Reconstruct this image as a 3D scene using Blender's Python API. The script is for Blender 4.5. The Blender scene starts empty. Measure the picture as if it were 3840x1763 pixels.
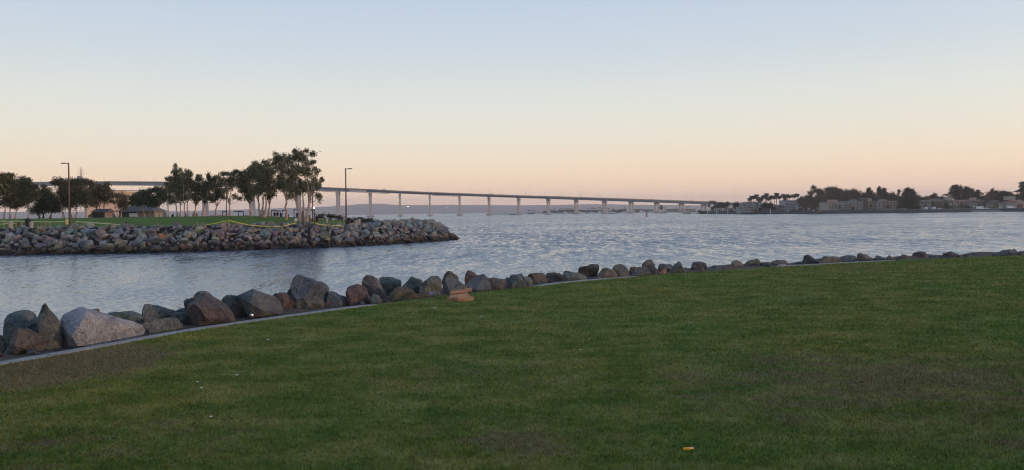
import bpy, bmesh, math, random
import numpy as np
from mathutils import Vector, Matrix, Euler, noise

rnd = random.Random(7)
NP = np.random.default_rng(7)
scene = bpy.context.scene
COL = scene.collection
R_ = math.radians

# ---------------------------------------------------------------- camera
F, CU, CV = 3000.0, 1920.0, 881.5
CAM = Vector((0, 0, 5.2))
PITCH, ROLL = R_(1.63), R_(-0.75)
ROT = Euler((math.pi / 2 - PITCH, 0, 0)).to_matrix() @ Matrix.Rotation(ROLL, 3, 'Z')
cd = bpy.data.cameras.new('camera')
cam = bpy.data.objects.new('camera', cd)
COL.objects.link(cam)
cam.matrix_world = Matrix.Translation(CAM) @ ROT.to_4x4()
cd.sensor_width = 36
cd.lens = 36 * F / 3840
cd.clip_start = 0.1
cd.clip_end = 40000
scene.camera = cam

def ray(u, v):
    return ROT @ Vector(((u - CU) / F, (CV - v) / F, -1))
def P(u, v, Y):                     # point of the world at depth Y seen at (u, v)
    d = ray(u, v)
    return CAM + d * (Y / d.y)
def G(u, v, z):                     # point of a level plane
    d = ray(u, v)
    return CAM + d * ((z - CAM.z) / d.z)
def X(u, Y):
    return (u - CU) / F * Y

# ---------------------------------------------------------------- materials
def srgb(r, g, b):
    f = lambda c: (c / 255 / 12.92) if c / 255 <= 0.04045 else ((c / 255 + 0.055) / 1.055) ** 2.4
    return (f(r), f(g), f(b), 1)

class NT:
    def __init__(s, nt):
        s.nt = nt
    def n(s, t, **kw):
        o = s.nt.nodes.new(t)
        for k, v in kw.items():
            setattr(o, k, v)
        return o
    def l(s, a, b):
        s.nt.links.new(a, b)
    def math(s, op, a, b=None, c=None):
        m = s.n('ShaderNodeMath', operation=op)
        for i, q in enumerate((a, b, c)):
            if q is None: continue
            if isinstance(q, (int, float)): m.inputs[i].default_value = q
            else: s.l(q, m.inputs[i])
        return m.outputs[0]
    def noise(s, vec, scale, detail=4, rough=0.55, dist=0.0):
        t = s.n('ShaderNodeTexNoise')
        t.inputs['Scale'].default_value = scale
        t.inputs['Detail'].default_value = detail
        t.inputs['Roughness'].default_value = rough
        t.inputs['Distortion'].default_value = dist
        if vec is not None: s.l(vec, t.inputs['Vector'])
        return t.outputs[0]
    def ramp(s, fac, stops):
        r = s.n('ShaderNodeValToRGB')
        e = r.color_ramp.elements
        while len(e) < len(stops): e.new(0.5)
        for q, (p, c) in zip(e, stops):
            q.position = p
            q.color = c if len(c) == 4 else (*c, 1)
        s.l(fac, r.inputs[0])
        return r.outputs[0]
    def mix(s, fac, a, b, mode='MIX'):
        m = s.n('ShaderNodeMix', data_type='RGBA', blend_type=mode)
        for i, q in ((0, fac), (6, a), (7, b)):
            if isinstance(q, (int, float)): m.inputs[i].default_value = q
            elif isinstance(q, tuple): m.inputs[i].default_value = q if len(q) == 4 else (*q, 1)
            else: s.l(q, m.inputs[i])
        return m.outputs[2]
    def map(s, vec, scale=(1, 1, 1), rot=(0, 0, 0), loc=(0, 0, 0)):
        m = s.n('ShaderNodeMapping')
        m.inputs['Scale'].default_value = scale
        m.inputs['Rotation'].default_value = rot
        m.inputs['Location'].default_value = loc
        s.l(vec, m.inputs['Vector'])
        return m.outputs[0]
    def bump(s, h, strength, dist):
        b = s.n('ShaderNodeBump')
        b.inputs['Strength'].default_value = strength
        b.inputs['Distance'].default_value = dist
        s.l(h, b.inputs['Height'])
        return b.outputs[0]

def newmat(name, rough=0.8, spec=0.3):
    m = bpy.data.materials.new(name)
    m.use_nodes = True
    t = NT(m.node_tree)
    b = m.node_tree.nodes['Principled BSDF']
    b.inputs['Roughness'].default_value = rough
    b.inputs['Specular IOR Level'].default_value = spec
    return m, t, b

def simple(name, col, rough=0.7, var=0.25, scale=3.0, spec=0.3, metal=0.0, bump=0.0):
    """plain material with noise mottling in its colour"""
    m, t, b = newmat(name, rough, spec)
    tc = t.n('ShaderNodeTexCoord').outputs['Object']
    nz = t.noise(tc, scale, 5, 0.6)
    c = col if len(col) == 4 else (*col, 1)
    lo = tuple(x * (1 - var) for x in c[:3]) + (1,)
    hi = tuple(min(1, x * (1 + var)) for x in c[:3]) + (1,)
    t.l(t.ramp(nz, [(0.3, lo), (0.7, hi)]), b.inputs['Base Color'])
    b.inputs['Metallic'].default_value = metal
    if bump:
        t.l(t.bump(t.noise(tc, scale * 6, 5, 0.65), 0.6, bump), b.inputs['Normal'])
    return m

def glow(name, col, strength):
    m, t, b = newmat(name)
    b.inputs['Base Color'].default_value = (*col, 1)
    b.inputs['Emission Color'].default_value = (*col, 1)
    b.inputs['Emission Strength'].default_value = strength
    return m

def rock_material(name, bscale, bdist, speck=0.5):
    m, t, b = newmat(name, 0.85, 0.25)
    oi = t.n('ShaderNodeObjectInfo')
    tc = t.n('ShaderNodeTexCoord').outputs['Object']
    add = t.n('ShaderNodeVectorMath', operation='ADD')
    sc = t.n('ShaderNodeVectorMath', operation='SCALE')
    t.l(oi.outputs['Random'], sc.inputs['Scale'])
    sc.inputs[0].default_value = (37, 91, 53)
    t.l(tc, add.inputs[0]); t.l(sc.outputs[0], add.inputs[1])
    v = add.outputs[0]
    n1 = t.noise(v, 1.7 * bscale, 6, 0.65)
    n2 = t.noise(v, 9 * bscale, 5, 0.7)
    n3 = t.noise(v, 26 * bscale, 4, 0.75)
    base = oi.outputs['Color']
    g1 = t.ramp(n1, [(0.28, (0.55, 0.58, 0.63)), (0.5, (1, 1, 1)), (0.7, (1.35, 1.25, 1.1))])
    c = t.mix(1.0, base, g1, 'MULTIPLY')
    g2 = t.ramp(n2, [(0.32, (0.6, 0.6, 0.6)), (0.55, (1, 1, 1)), (0.72, (1.25, 1.25, 1.2))])
    c = t.mix(0.8, c, g2, 'MULTIPLY')
    g3 = t.ramp(n3, [(0.32, (0.5, 0.5, 0.52)), (0.5, (1, 1, 1)), (0.66, (1.75, 1.75, 1.7))])
    c = t.mix(speck, c, g3, 'MULTIPLY')
    # cracks: dark creases along the zero lines of a distorted noise
    cr = t.noise(v, 1.5 * bscale, 4, 0.6, 0.9)
    cra = t.math('ABSOLUTE', t.math('SUBTRACT', cr, 0.5))
    crf = t.ramp(cra, [(0.0, (0.35, 0.35, 0.36)), (0.012, (0.8, 0.8, 0.8)), (0.03, (1, 1, 1))])
    c = t.mix(0.5, c, crf, 'MULTIPLY')
    # rusty staining in veins
    st = t.noise(v, 2.3 * bscale, 6, 0.7, 1.0)
    stf = t.ramp(st, [(0.55, (0, 0, 0)), (0.68, (1, 1, 1))])
    c = t.mix(t.math('MULTIPLY', stf, 0.22), c, (0.16, 0.11, 0.07, 1))
    t.l(c, b.inputs['Base Color'])
    hb = t.math('ADD', t.math('MULTIPLY', n2, 0.75), t.math('MULTIPLY', n3, 0.3))
    hb = t.math('ADD', hb, t.math('MULTIPLY', t.math('MINIMUM', cra, 0.03), 7.0))
    t.l(t.bump(hb, 0.9, bdist), b.inputs['Normal'])
    return m

M = {}
M['rock'] = rock_material('boulder_stone', 1.6, 0.05)
# riprap of the far bank: same stone with a dark wet tide band low down
m = rock_material('riprap_stone', 0.9, 0.1, 0.4)
t = NT(m.node_tree); b = m.node_tree.nodes['Principled BSDF']
src = b.inputs['Base Color'].links[0].from_socket
pos = t.n('ShaderNodeNewGeometry').outputs['Position']
sep = t.n('ShaderNodeSeparateXYZ'); t.l(pos, sep.inputs[0])
wet = t.math('ADD', sep.outputs['Z'], t.math('MULTIPLY', t.noise(pos, 0.9, 3), 0.9))
wf = t.ramp(t.math('MULTIPLY', wet, 0.4), [(0.28, (0.16, 0.13, 0.1)), (0.52, (0.55, 0.47, 0.4)), (0.8, (1, 1, 1))])
t.l(t.mix(1.0, src, wf, 'MULTIPLY'), b.inputs['Base Color'])
M['riprap'] = m

def grass_colour(t):
    """colour of the lawn by place: tufts, worn and dry patches"""
    pos = t.n('ShaderNodeNewGeometry').outputs['Position']
    flat = t.map(pos, (1, 1, 0))
    big = t.noise(flat, 0.35, 4, 0.6)
    mid = t.noise(t.map(pos, (0.85, 1.15, 0)), 1.6, 6, 0.72)
    fine = t.noise(flat, 14, 4, 0.7)
    c = t.ramp(mid, [(0.28, (0.044, 0.082, 0.012)), (0.45, (0.098, 0.13, 0.023)), (0.58, (0.165, 0.17, 0.044)), (0.7, (0.23, 0.21, 0.08))])
    c2 = t.ramp(big, [(0.3, (0.8, 1.0, 0.85)), (0.5, (1.0, 1.0, 1.0)), (0.7, (1.25, 1.1, 0.9))])
    c = t.mix(1.0, c, c2, 'MULTIPLY')
    dry = None
    for (x, y, rx, ry, k) in ((3.6, 7.3, 3.4, 2.6, 0.8), (-4.9, 8.7, 1.5, 2.0, 1.5), (-3.2, 5.6, 2.2, 1.1, 0.45), (4.2, 5.4, 2.0, 0.9, 0.7), (0.0, 5.6, 1.2, 0.9, 0.6), (9.5, 21.5, 3.2, 1.2, 0.6), (-0.5, 8, 1.5, 1.0, 0.5)):
        vm = t.n('ShaderNodeVectorMath', operation='LENGTH')
        t.l(t.map(pos, (1 / rx, 1 / ry, 0), loc=(-x / rx, -y / ry, 0)), vm.inputs[0])
        w = t.math('MULTIPLY', t.math('MAXIMUM', t.math('SUBTRACT', 1.0, vm.outputs['Value']), 0.0), k)
        dry = w if dry is None else t.math('MAXIMUM', dry, w)
    pn = t.noise(t.map(pos, (0.9, 1.6, 0), loc=(4, 7, 0)), 2.1, 6, 0.7)
    f = t.math('ADD', t.math('MULTIPLY', dry, 0.38), pn)
    f = t.math('ADD', f, t.math('MULTIPLY', t.math('SUBTRACT', t.noise(t.map(pos, (3, 7, 0)), 2.2, 4, 0.7), 0.5), 0.3))
    f = t.ramp(f, [(0.6, (0, 0, 0)), (0.8, (1, 1, 1))])
    c = t.mix(t.math('MULTIPLY', f, 0.8), c, (0.165, 0.118, 0.064, 1))
    fm = t.ramp(fine, [(0.25, (0.6, 0.6, 0.6)), (0.5, (1, 1, 1)), (0.75, (1.35, 1.35, 1.3))])
    return t.mix(0.9, c, fm, 'MULTIPLY'), fine

m, t, b = newmat('lawn_turf', 0.95, 0.1)
c, fine = grass_colour(t)
t.l(c, b.inputs['Base Color'])
t.l(t.bump(fine, 0.6, 0.03), b.inputs['Normal'])
M['lawn'] = m
m, t, b = newmat('grass_blade', 0.8, 0.15)
c, fine = grass_colour(t)
rp = t.n('ShaderNodeNewGeometry').outputs['Random Per Island']
cc = t.ramp(rp, [(0.0, (0.72, 0.75, 0.72)), (0.5, (1.05, 1.05, 1.0)), (0.88, (1.25, 1.25, 1.15)), (1.0, (1.7, 1.55, 1.3))])
t.l(t.mix(1.0, c, cc, 'MULTIPLY'), b.inputs['Base Color'])
M['blade'] = m
m, t, b = newmat('park_turf', 0.95, 0.1)
pos = t.n('ShaderNodeNewGeometry').outputs['Position']
c = t.ramp(t.noise(pos, 0.25, 5, 0.65), [(0.3, (0.06, 0.11, 0.014)), (0.7, (0.115, 0.165, 0.03))])
c = t.mix(0.7, c, t.ramp(t.noise(pos, 2.5, 4, 0.7), [(0.3, (0.7, 0.7, 0.7)), (0.7, (1.25, 1.25, 1.2))]), 'MULTIPLY')
t.l(c, b.inputs['Base Color'])
M['park'] = m

M['dirt'] = simple('bare_earth', (0.12, 0.092, 0.073), 0.95, 0.4, 6, 0.1, bump=0.03)
M['bankdirt'] = simple('bank_soil', (0.035, 0.03, 0.027), 0.95, 0.4, 2, 0.1)
M['kerb'] = simple('concrete_strip', (0.31, 0.29, 0.255), 0.85, 0.22, 5, 0.2, bump=0.01)
M['concrete'] = simple('pale_concrete', (0.42, 0.37, 0.33), 0.85, 0.12, 0.15)
M['pier'] = simple('pier_concrete', (0.55, 0.46, 0.4), 0.85, 0.1, 0.08)
M['girder'] = simple('blue_painted_steel', (0.1, 0.17, 0.3), 0.6, 0.12, 0.05)
M['parapet'] = simple('bridge_rail', (0.27, 0.23, 0.17), 0.8, 0.1, 0.1)
M['wrap'] = simple('containment_sheet', (0.62, 0.5, 0.47), 0.8, 0.08, 0.2)
M['asphalt'] = simple('asphalt', (0.05, 0.05, 0.05), 0.9, 0.2, 1)
M['wood'] = simple('weathered_timber', (0.16, 0.11, 0.085), 0.85, 0.3, 3)
M['lampwood'] = simple('brown_pole', (0.14, 0.075, 0.055), 0.7, 0.2, 2)
M['dark'] = simple('dark_metal', (0.03, 0.028, 0.028), 0.5, 0.2, 3, 0.4)
M['white'] = simple('white_paint', (0.72, 0.71, 0.69), 0.6, 0.06, 1)
M['brownwall'] = simple('brown_siding', (0.15, 0.115, 0.095), 0.85, 0.15, 0.3)
M['whitewall'] = simple('white_stucco', (0.38, 0.39, 0.385), 0.85, 0.08, 0.3)
M['cream'] = simple('cream_stucco', (0.33, 0.31, 0.26), 0.85, 0.1, 0.3)
M['greywall'] = simple('grey_stucco', (0.24, 0.255, 0.25), 0.85, 0.1, 0.3)
M['tanwall'] = simple('tan_stucco', (0.27, 0.22, 0.18), 0.85, 0.12, 0.3)
M['sunpinkwall'] = simple('sunlit_pink_stucco', (0.42, 0.28, 0.22), 0.85, 0.1, 0.3)  # pink of the low sun put into this wall colour
M['roofbrown'] = simple('brown_shingle', (0.1, 0.085, 0.08), 0.9, 0.2, 1)
M['roofgrey'] = simple('grey_shingle', (0.1, 0.105, 0.1), 0.9, 0.2, 1)
M['rooftile'] = simple('red_roof_tile', (0.26, 0.11, 0.09), 0.9, 0.15, 1)
M['glass'] = simple('window_glass', (0.03, 0.035, 0.04), 0.15, 0.3, 0.5, 0.5)
M['reddoor'] = simple('dark_red_door', (0.18, 0.06, 0.05), 0.7, 0.1, 1)
M['yellow'] = simple('yellow_tape', (0.75, 0.62, 0.08), 0.5, 0.1, 4)
M['paletape'] = simple('pale_tape', (0.62, 0.6, 0.3), 0.5, 0.15, 4)
M['stake'] = simple('stake_wood', (0.42, 0.27, 0.14), 0.85, 0.2, 6)
M['stone'] = simple('bollard_stone', (0.4, 0.31, 0.26), 0.9, 0.25, 5)
M['bin'] = simple('black_bin_plastic', (0.02, 0.02, 0.022), 0.5, 0.2, 4)
M['hull'] = simple('ship_hull_paint', (0.68, 0.46, 0.29), 0.7, 0.08, 0.05)
M['shipgrey'] = simple('ship_grey_paint', (0.2, 0.24, 0.29), 0.7, 0.1, 0.1)
M['shiptop'] = simple('ship_buff_paint', (0.55, 0.38, 0.28), 0.7, 0.1, 0.1)
M['navy'] = simple('navy_hull', (0.04, 0.05, 0.075), 0.5, 0.1, 0.5)
M['red'] = simple('red_buoy_paint', (0.42, 0.04, 0.05), 0.5, 0.1, 1)
M['blue'] = simple('blue_paint', (0.03, 0.07, 0.4), 0.4, 0.2, 20)
M['bluebag'] = simple('blue_wrapper', (0.16, 0.24, 0.55), 0.45, 0.4, 25)
M['paper'] = simple('paper_scrap', (0.6, 0.6, 0.62), 0.8, 0.1, 20)
M['alu'] = simple('aluminium', (0.75, 0.76, 0.78), 0.25, 0.1, 20, metal=0.9)
M['orange'] = simple('orange_plastic', (0.75, 0.33, 0.02), 0.35, 0.1, 40)
M['redpaper'] = simple('red_wrapper', (0.5, 0.05, 0.06), 0.6, 0.2, 30)
M['leaflit'] = simple('dead_leaf', (0.25, 0.17, 0.09), 0.9, 0.3, 30)
M['skin'] = simple('skin', (0.42, 0.26, 0.19), 0.6, 0.08, 9)
M['hair'] = simple('dark_hair', (0.02, 0.015, 0.012), 0.7, 0.2, 20)
M['cloth'] = simple('black_cloth', (0.018, 0.017, 0.02), 0.9, 0.3, 8)
M['clothblue'] = simple('navy_cloth', (0.03, 0.035, 0.06), 0.9, 0.3, 8)
M['clothbrown'] = simple('maroon_cloth', (0.05, 0.02, 0.022), 0.9, 0.3, 8)
M['clothwhite'] = simple('white_cloth', (0.6, 0.6, 0.62), 0.9, 0.1, 8)
M['bark'] = simple('pale_bark', (0.42, 0.3, 0.24), 0.9, 0.4, 1.6, 0.15)
M['darkbark'] = simple('dark_bark', (0.085, 0.065, 0.052), 0.9, 0.3, 1.5, 0.15)
M['palmbark'] = simple('palm_bark', (0.12, 0.09, 0.07), 0.9, 0.25, 1.5, 0.15)
M['lamp_glow'] = glow('lit_lamp', (1.0, 0.72, 0.5), 5.0)
M['farlight'] = glow('far_window_glint', (1.0, 0.8, 0.6), 14.0)  # glowing stand-in for window glints on the hills
M['signlit'] = simple('sunlit_sign_face', (0.85, 0.62, 0.2), 0.4, 0.1, 2)  # warm sunlight on the pale panel painted into its colour

def leaf(name, lo, hi, yell):
    m, t, b = newmat(name, 0.75, 0.2)
    rp = t.n('ShaderNodeNewGeometry').outputs['Random Per Island']
    c = t.ramp(rp, [(0.0, lo), (0.75, hi), (1.0, yell)])
    tc = t.n('ShaderNodeTexCoord').outputs['Object']
    c = t.mix(0.8, c, t.ramp(t.noise(tc, 0.6, 3), [(0.35, (0.65, 0.7, 0.65)), (0.65, (1.25, 1.2, 1.1))]), 'MULTIPLY')
    t.l(c, b.inputs['Base Color'])
    return m
M['leaf'] = leaf('gum_leaf', (0.075, 0.08, 0.045), (0.18, 0.175, 0.1), (0.26, 0.23, 0.15))
M['leafdark'] = leaf('dark_leaf', (0.045, 0.055, 0.033), (0.11, 0.12, 0.068), (0.17, 0.165, 0.1))
M['leafbrown'] = leaf('dry_leaf', (0.08, 0.065, 0.04), (0.15, 0.12, 0.075), (0.24, 0.17, 0.11))
M['leafpine'] = leaf('pine_leaf', (0.02, 0.03, 0.018), (0.05, 0.06, 0.034), (0.075, 0.08, 0.045))
M['leafolive'] = leaf('olive_leaf', (0.06, 0.058, 0.032), (0.135, 0.122, 0.066), (0.19, 0.165, 0.1))
M['frond'] = leaf('palm_frond', (0.03, 0.034, 0.02), (0.06, 0.065, 0.035), (0.1, 0.085, 0.05))
M['frondwarm'] = leaf('golden_palm_frond', (0.07, 0.075, 0.02), (0.13, 0.11, 0.035), (0.22, 0.14, 0.05))
M['hedge'] = leaf('hedge_leaf', (0.025, 0.035, 0.02), (0.05, 0.062, 0.035), (0.08, 0.085, 0.05))

# split firewood with grain
m, t, b = newmat('split_firewood', 0.85, 0.2)
tc = t.n('ShaderNodeTexCoord').outputs['Object']
g = t.noise(t.map(tc, (1.2, 9, 9)), 3, 6, 0.75, 0.6)
t.l(t.ramp(g, [(0.25, (0.1, 0.05, 0.028)), (0.48, (0.3, 0.165, 0.09)), (0.7, (0.52, 0.32, 0.185))]), b.inputs['Base Color'])
t.l(t.bump(g, 0.8, 0.012), b.inputs['Normal'])
M['firewood'] = m
M['logbark'] = simple('log_bark', (0.3, 0.15, 0.09), 0.95, 0.4, 14, 0.1, bump=0.02)

# water: ripples of several sizes as relief
m, t, b = newmat('bay_water', 0.07, 0.5)
b.inputs['IOR'].default_value = 1.333
b.inputs['Base Color'].default_value = (0.012, 0.045, 0.08, 1)
pos = t.n('ShaderNodeNewGeometry').outputs['Position']
spw = t.n('ShaderNodeSeparateXYZ'); t.l(pos, spw.inputs[0])
# slopes of the wind waves: short chop, longer wavelets lined up with the wind, gusts; calmer in the lee of the near shore
def field(scale, rz, detail, k, loc=0.0):
    return t.math('MULTIPLY', t.math('SUBTRACT', t.noise(t.map(pos, scale, (0, 0, rz), (loc, loc * 2, 0)), 1.0, detail, 0.6, 0.2), 0.5), k)
calm = t.n('ShaderNodeMapRange', interpolation_type='SMOOTHSTEP')
t.l(spw.outputs['Y'], calm.inputs[0])
for q, v_ in zip((1, 2, 3, 4), (35, 140, 0.4, 1.0)): calm.inputs[q].default_value = v_
gust = t.n('ShaderNodeMapRange')
t.l(t.noise(t.map(pos, (0.012, 0.022, 1), (0, 0, 0.08)), 1.0, 5, 0.6, 0.6), gust.inputs[0])
for q, v_ in zip((1, 2, 3, 4), (0.3, 0.7, 0.62, 1.35)): gust.inputs[q].default_value = v_
amp = t.math('MULTIPLY', calm.outputs[0], gust.outputs[0])
far_ = t.n('ShaderNodeMapRange', interpolation_type='SMOOTHSTEP')
t.l(spw.outputs['Y'], far_.inputs[0])
for q, v_ in zip((1, 2, 3, 4), (40, 150, 0.25, 1.0)): far_.inputs[q].default_value = v_
sy = t.math('ADD', field((2.6, 4.2, 1), 0.2, 5, 0.8), t.math('MULTIPLY', field((1.25, 0.45, 1), -0.12, 4, 0.7, 5), far_.outputs[0]))
sy = t.math('ADD', sy, field((5.5, 3.0, 1), 0.1, 3, 0.3, 21))
sy = t.math('ADD', sy, t.math('MULTIPLY', field((0.55, 0.11, 1), 0.1, 4, 0.5, 9), far_.outputs[0]))
sy = t.math('ADD', sy, field((0.12, 0.03, 1), 0.08, 3, 0.16, 13))
sy = t.math('MULTIPLY', t.math('MAXIMUM', t.math('ADD', sy, 0.13), 0.0), amp)
sx = t.math('MULTIPLY', t.math('ADD', field((1.6, 1.3, 1), 0.4, 4, 0.5, 3), field((0.9, 0.4, 1), 0.3, 3, 0.3, 7)), amp)
cn = t.n('ShaderNodeCombineXYZ'); t.l(sx, cn.inputs[0]); t.l(t.math('MULTIPLY', sy, -1.0), cn.inputs[1]); cn.inputs[2].default_value = 1.0
nn_ = t.n('ShaderNodeVectorMath', operation='NORMALIZE'); t.l(cn.outputs[0], nn_.inputs[0])
t.l(nn_.outputs[0], b.inputs['Normal'])
M['water'] = m
M['hill'] = simple('hill_scrub', (0.12, 0.11, 0.105), 0.95, 0.35, 0.004)
M['earth'] = simple('island_earth', (0.05, 0.06, 0.04), 0.95, 0.3, 0.05)
M['seawall'] = simple('seawall_stone', (0.055, 0.06, 0.062), 0.95, 0.35, 0.4)
M['sand'] = simple('beach_sand', (0.2, 0.16, 0.13), 0.95, 0.2, 0.3)

# ---------------------------------------------------------------- mesh helpers
class MB:
    def __init__(s):
        s.v = []; s.f = []
    def add(s, vs, fs):
        o = len(s.v)
        s.v += [tuple(q) for q in vs]
        s.f += [tuple(i + o for i in q) for q in fs]
        return s
    def box(s, x0, x1, y0, y1, z0, z1):
        vs = [(x, y, z) for z in (z0, z1) for y in (y0, y1) for x in (x0, x1)]
        return s.add(vs, [(0, 2, 3, 1), (4, 5, 7, 6), (0, 1, 5, 4), (2, 6, 7, 3), (0, 4, 6, 2), (1, 3, 7, 5)])
    def tube(s, path, rad, n=8, caps=True):
        path = [Vector(p) for p in path]
        if not isinstance(rad, (list, tuple)): rad = [rad] * len(path)
        rings = []
        for i, p in enumerate(path):
            a = path[max(0, i - 1)]; c = path[min(len(path) - 1, i + 1)]
            d = (c - a).normalized() if (c - a).length > 1e-9 else Vector((0, 0, 1))
            e = d.cross(Vector((0, 1, 0)) if abs(d.y) < 0.9 else Vector((1, 0, 0))).normalized()
            g = d.cross(e)
            rings.append([p + (e * math.cos(2 * math.pi * k / n) + g * math.sin(2 * math.pi * k / n)) * rad[i] for k in range(n)])
        vs = [q for r in rings for q in r]
        fs = [(i * n + k, i * n + (k + 1) % n, (i + 1) * n + (k + 1) % n, (i + 1) * n + k) for i in range(len(path) - 1) for k in range(n)]
        if caps:
            fs.append(tuple(range(n))[::-1]); fs.append(tuple(range((len(path) - 1) * n, len(path) * n)))
        return s.add(vs, fs)
    def lathe(s, prof, n=16, c=(0, 0, 0)):
        return s.tube([(c[0], c[1], c[2] + z) for r, z in prof], [max(r, 1e-4) for r, z in prof], n)
    def prism(s, poly, y0, y1):            # polygon in x, z swept along y
        n = len(poly)
        vs = [(x, y0, z) for x, z in poly] + [(x, y1, z) for x, z in poly]
        fs = [tuple(range(n)), tuple(range(n, 2 * n))[::-1]] + [(i, i + n, (i + 1) % n + n, (i + 1) % n) for i in range(n)]
        return s.add(vs, fs)
    def build(s, name, mat, parent=None, smooth=False, loc=None):
        me = bpy.data.meshes.new(name)
        me.from_pydata(s.v, [], s.f)
        me.validate()
        bm = bmesh.new(); bm.from_mesh(me)
        bmesh.ops.recalc_face_normals(bm, faces=bm.faces)
        bm.to_mesh(me); bm.free()
        return link(name, me, mat, parent, smooth, loc)

def link(name, me, mat, parent=None, smooth=False, loc=None):
    if mat is not None:
        me.materials.append(M[mat] if isinstance(mat, str) else mat)
    if smooth:
        me.polygons.foreach_set('use_smooth', [True] * len(me.polygons))
    o = bpy.data.objects.new(name, me)
    COL.objects.link(o)
    if parent is not None: o.parent = parent
    if loc is not None: o.location = loc
    return o

def tag(o, label=None, cat=None, group=None, kind=None):
    if label: o['label'] = label
    if cat: o['category'] = cat
    if group: o['group'] = group
    if kind: o['kind'] = kind
    return o
def thing(name, loc, label, cat, group=None, rz=0.0):
    o = bpy.data.objects.new(name, None)
    COL.objects.link(o)
    o.location = loc; o.rotation_euler = (0, 0, rz); o.empty_display_size = 0.3
    return tag(o, label, cat, group)
def copy_thing(o, loc, label=None, group=None, rz=None, scale=None):
    c = o.copy(); COL.objects.link(c); c.location = loc
    if rz is not None: c.rotation_euler = (0, 0, rz)
    if scale is not None: c.scale = (scale,) * 3 if isinstance(scale, (int, float)) else scale
    if label: c['label'] = label
    if group: c['group'] = group
    for ch in list(o.children):
        k = ch.copy(); COL.objects.link(k); k.parent = c
        for g in list(ch.children):
            q = g.copy(); COL.objects.link(q); q.parent = k
    return c
def struct(name, mb, mat, smooth=False):
    return tag(mb.build(name, mat, None, smooth), kind='structure')
# ---------------------------------------------------------------- light
SUN_EL, SUN_AZ = R_(3.2), R_(-3)        # azimuth measured from +X (picture right), turned behind the camera
sd = Vector((math.cos(SUN_AZ) * math.cos(SUN_EL), math.sin(SUN_AZ) * math.cos(SUN_EL), math.sin(SUN_EL)))
sl = bpy.data.lights.new('sun', 'SUN')
sl.energy = 1.35; sl.angle = R_(0.6); sl.color = (1.0, 0.58, 0.36)
so = bpy.data.objects.new('sun', sl); COL.objects.link(so)
so.rotation_euler = sd.to_track_quat('Z', 'Y').to_euler()
w = bpy.data.worlds.new('World'); scene.world = w; w.use_nodes = True
t = NT(w.node_tree)
bg = w.node_tree.nodes['Background']
sky = t.n('ShaderNodeTexSky', sky_type='NISHITA')
sky.sun_disc = False; sky.sun_elevation = SUN_EL; sky.sun_rotation = math.pi / 2 - SUN_AZ
sky.dust_density = 1.5; sky.ozone_density = 2.0
inc = t.n('ShaderNodeTexCoord').outputs['Generated']
sp = t.n('ShaderNodeSeparateXYZ'); t.l(inc, sp.inputs[0])
el = t.math('MULTIPLY', t.math('ARCSINE', sp.outputs['Z']), 180 / math.pi / 90)   # 0..1 = horizon..zenith
SK = [(0.0, srgb(248, 209, 186)), (0.6, srgb(246, 209, 181)), (1.9, srgb(242, 210, 178)), (3.3, srgb(237, 216, 188)), (5.2, srgb(229, 222, 205)),
      (7.6, srgb(221, 224, 216)), (11.2, srgb(205, 216, 225)), (15.0, srgb(190, 207, 226)), (28, srgb(160, 182, 212)), (50, srgb(120, 148, 190)), (90, srgb(92, 120, 168))]
kf = lambda a: float(np.interp(a, [0, 1, 4, 10, 16, 40, 90], [1.04, 1.02, 0.89, 0.78, 0.765, 1.0, 1.1]))
grad = t.ramp(el, [(a / 90, tuple(q * kf(a) for q in c[:3])) for a, c in SK])
# dusk sky: the physical sky adds its warm side towards the set sun
sk = t.mix(1.0, sky.outputs[0], (0.05, 0.05, 0.05, 1), 'MULTIPLY')
glow_ = t.ramp(t.math('MULTIPLY_ADD', sp.outputs['X'], 0.5, 0.5), [(0.72, (0, 0, 0)), (1.0, (1, 1, 1))])
sk = t.mix(1.0, sk, glow_, 'MULTIPLY')
fin = t.mix(1.0, grad, sk, 'ADD')
t.l(fin, bg.inputs['Color'])
bg.inputs['Strength'].default_value = 1.0
vs = scene.view_settings
vs.view_transform = 'Standard'; vs.look = 'None'; vs.gamma = 1.0; vs.use_curve_mapping = False
vs.exposure = 0.45

# ---------------------------------------------------------------- near shore
LZ = 3.6
KPX = [(0, 1364), (183, 1334), (365, 1302), (517, 1274), (677, 1243), (855, 1217), (1140, 1177.5), (1257, 1161), (1437, 1138.6), (1600, 1117),
       (1774, 1096), (2004, 1074), (2128, 1057), (2314, 1043), (2467, 1029), (2650, 1018), (2914, 1000), (3163, 986), (3489, 971), (3652, 964), (3840, 957)]
K = [G(u, v, LZ) for u, v in KPX]
K = [Vector((-14, -14, LZ)), Vector((-9.2, 1.5, LZ))] + K + [Vector((24, 29.6, LZ)), Vector((40, 35, LZ)), Vector((75, 44, LZ))]
def resample(pl, step):
    out = [pl[0]]
    for a, b in zip(pl, pl[1:]):
        n = max(1, int((b - a).length / step))
        out += [a.lerp(b, (i + 1) / n) for i in range(n)]
    return out
KD = resample(K, 0.25)
for _ in range(6):
    KD = [KD[0]] + [(KD[i - 1] + KD[i] * 2 + KD[i + 1]) / 4 for i in range(1, len(KD) - 1)] + [KD[-1]]
def normals(pl):
    out = []
    for i in range(len(pl)):
        d = (pl[min(i + 1, len(pl) - 1)] - pl[max(0, i - 1)]); d.z = 0; d.normalize()
        out.append(Vector((-d.y, d.x, 0)))
    return out
KN = normals(KD)                       # towards the water
KA = np.array([(p.x, p.y) for p in KD]); KNA = np.array([(n.x, n.y) for n in KN])
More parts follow.
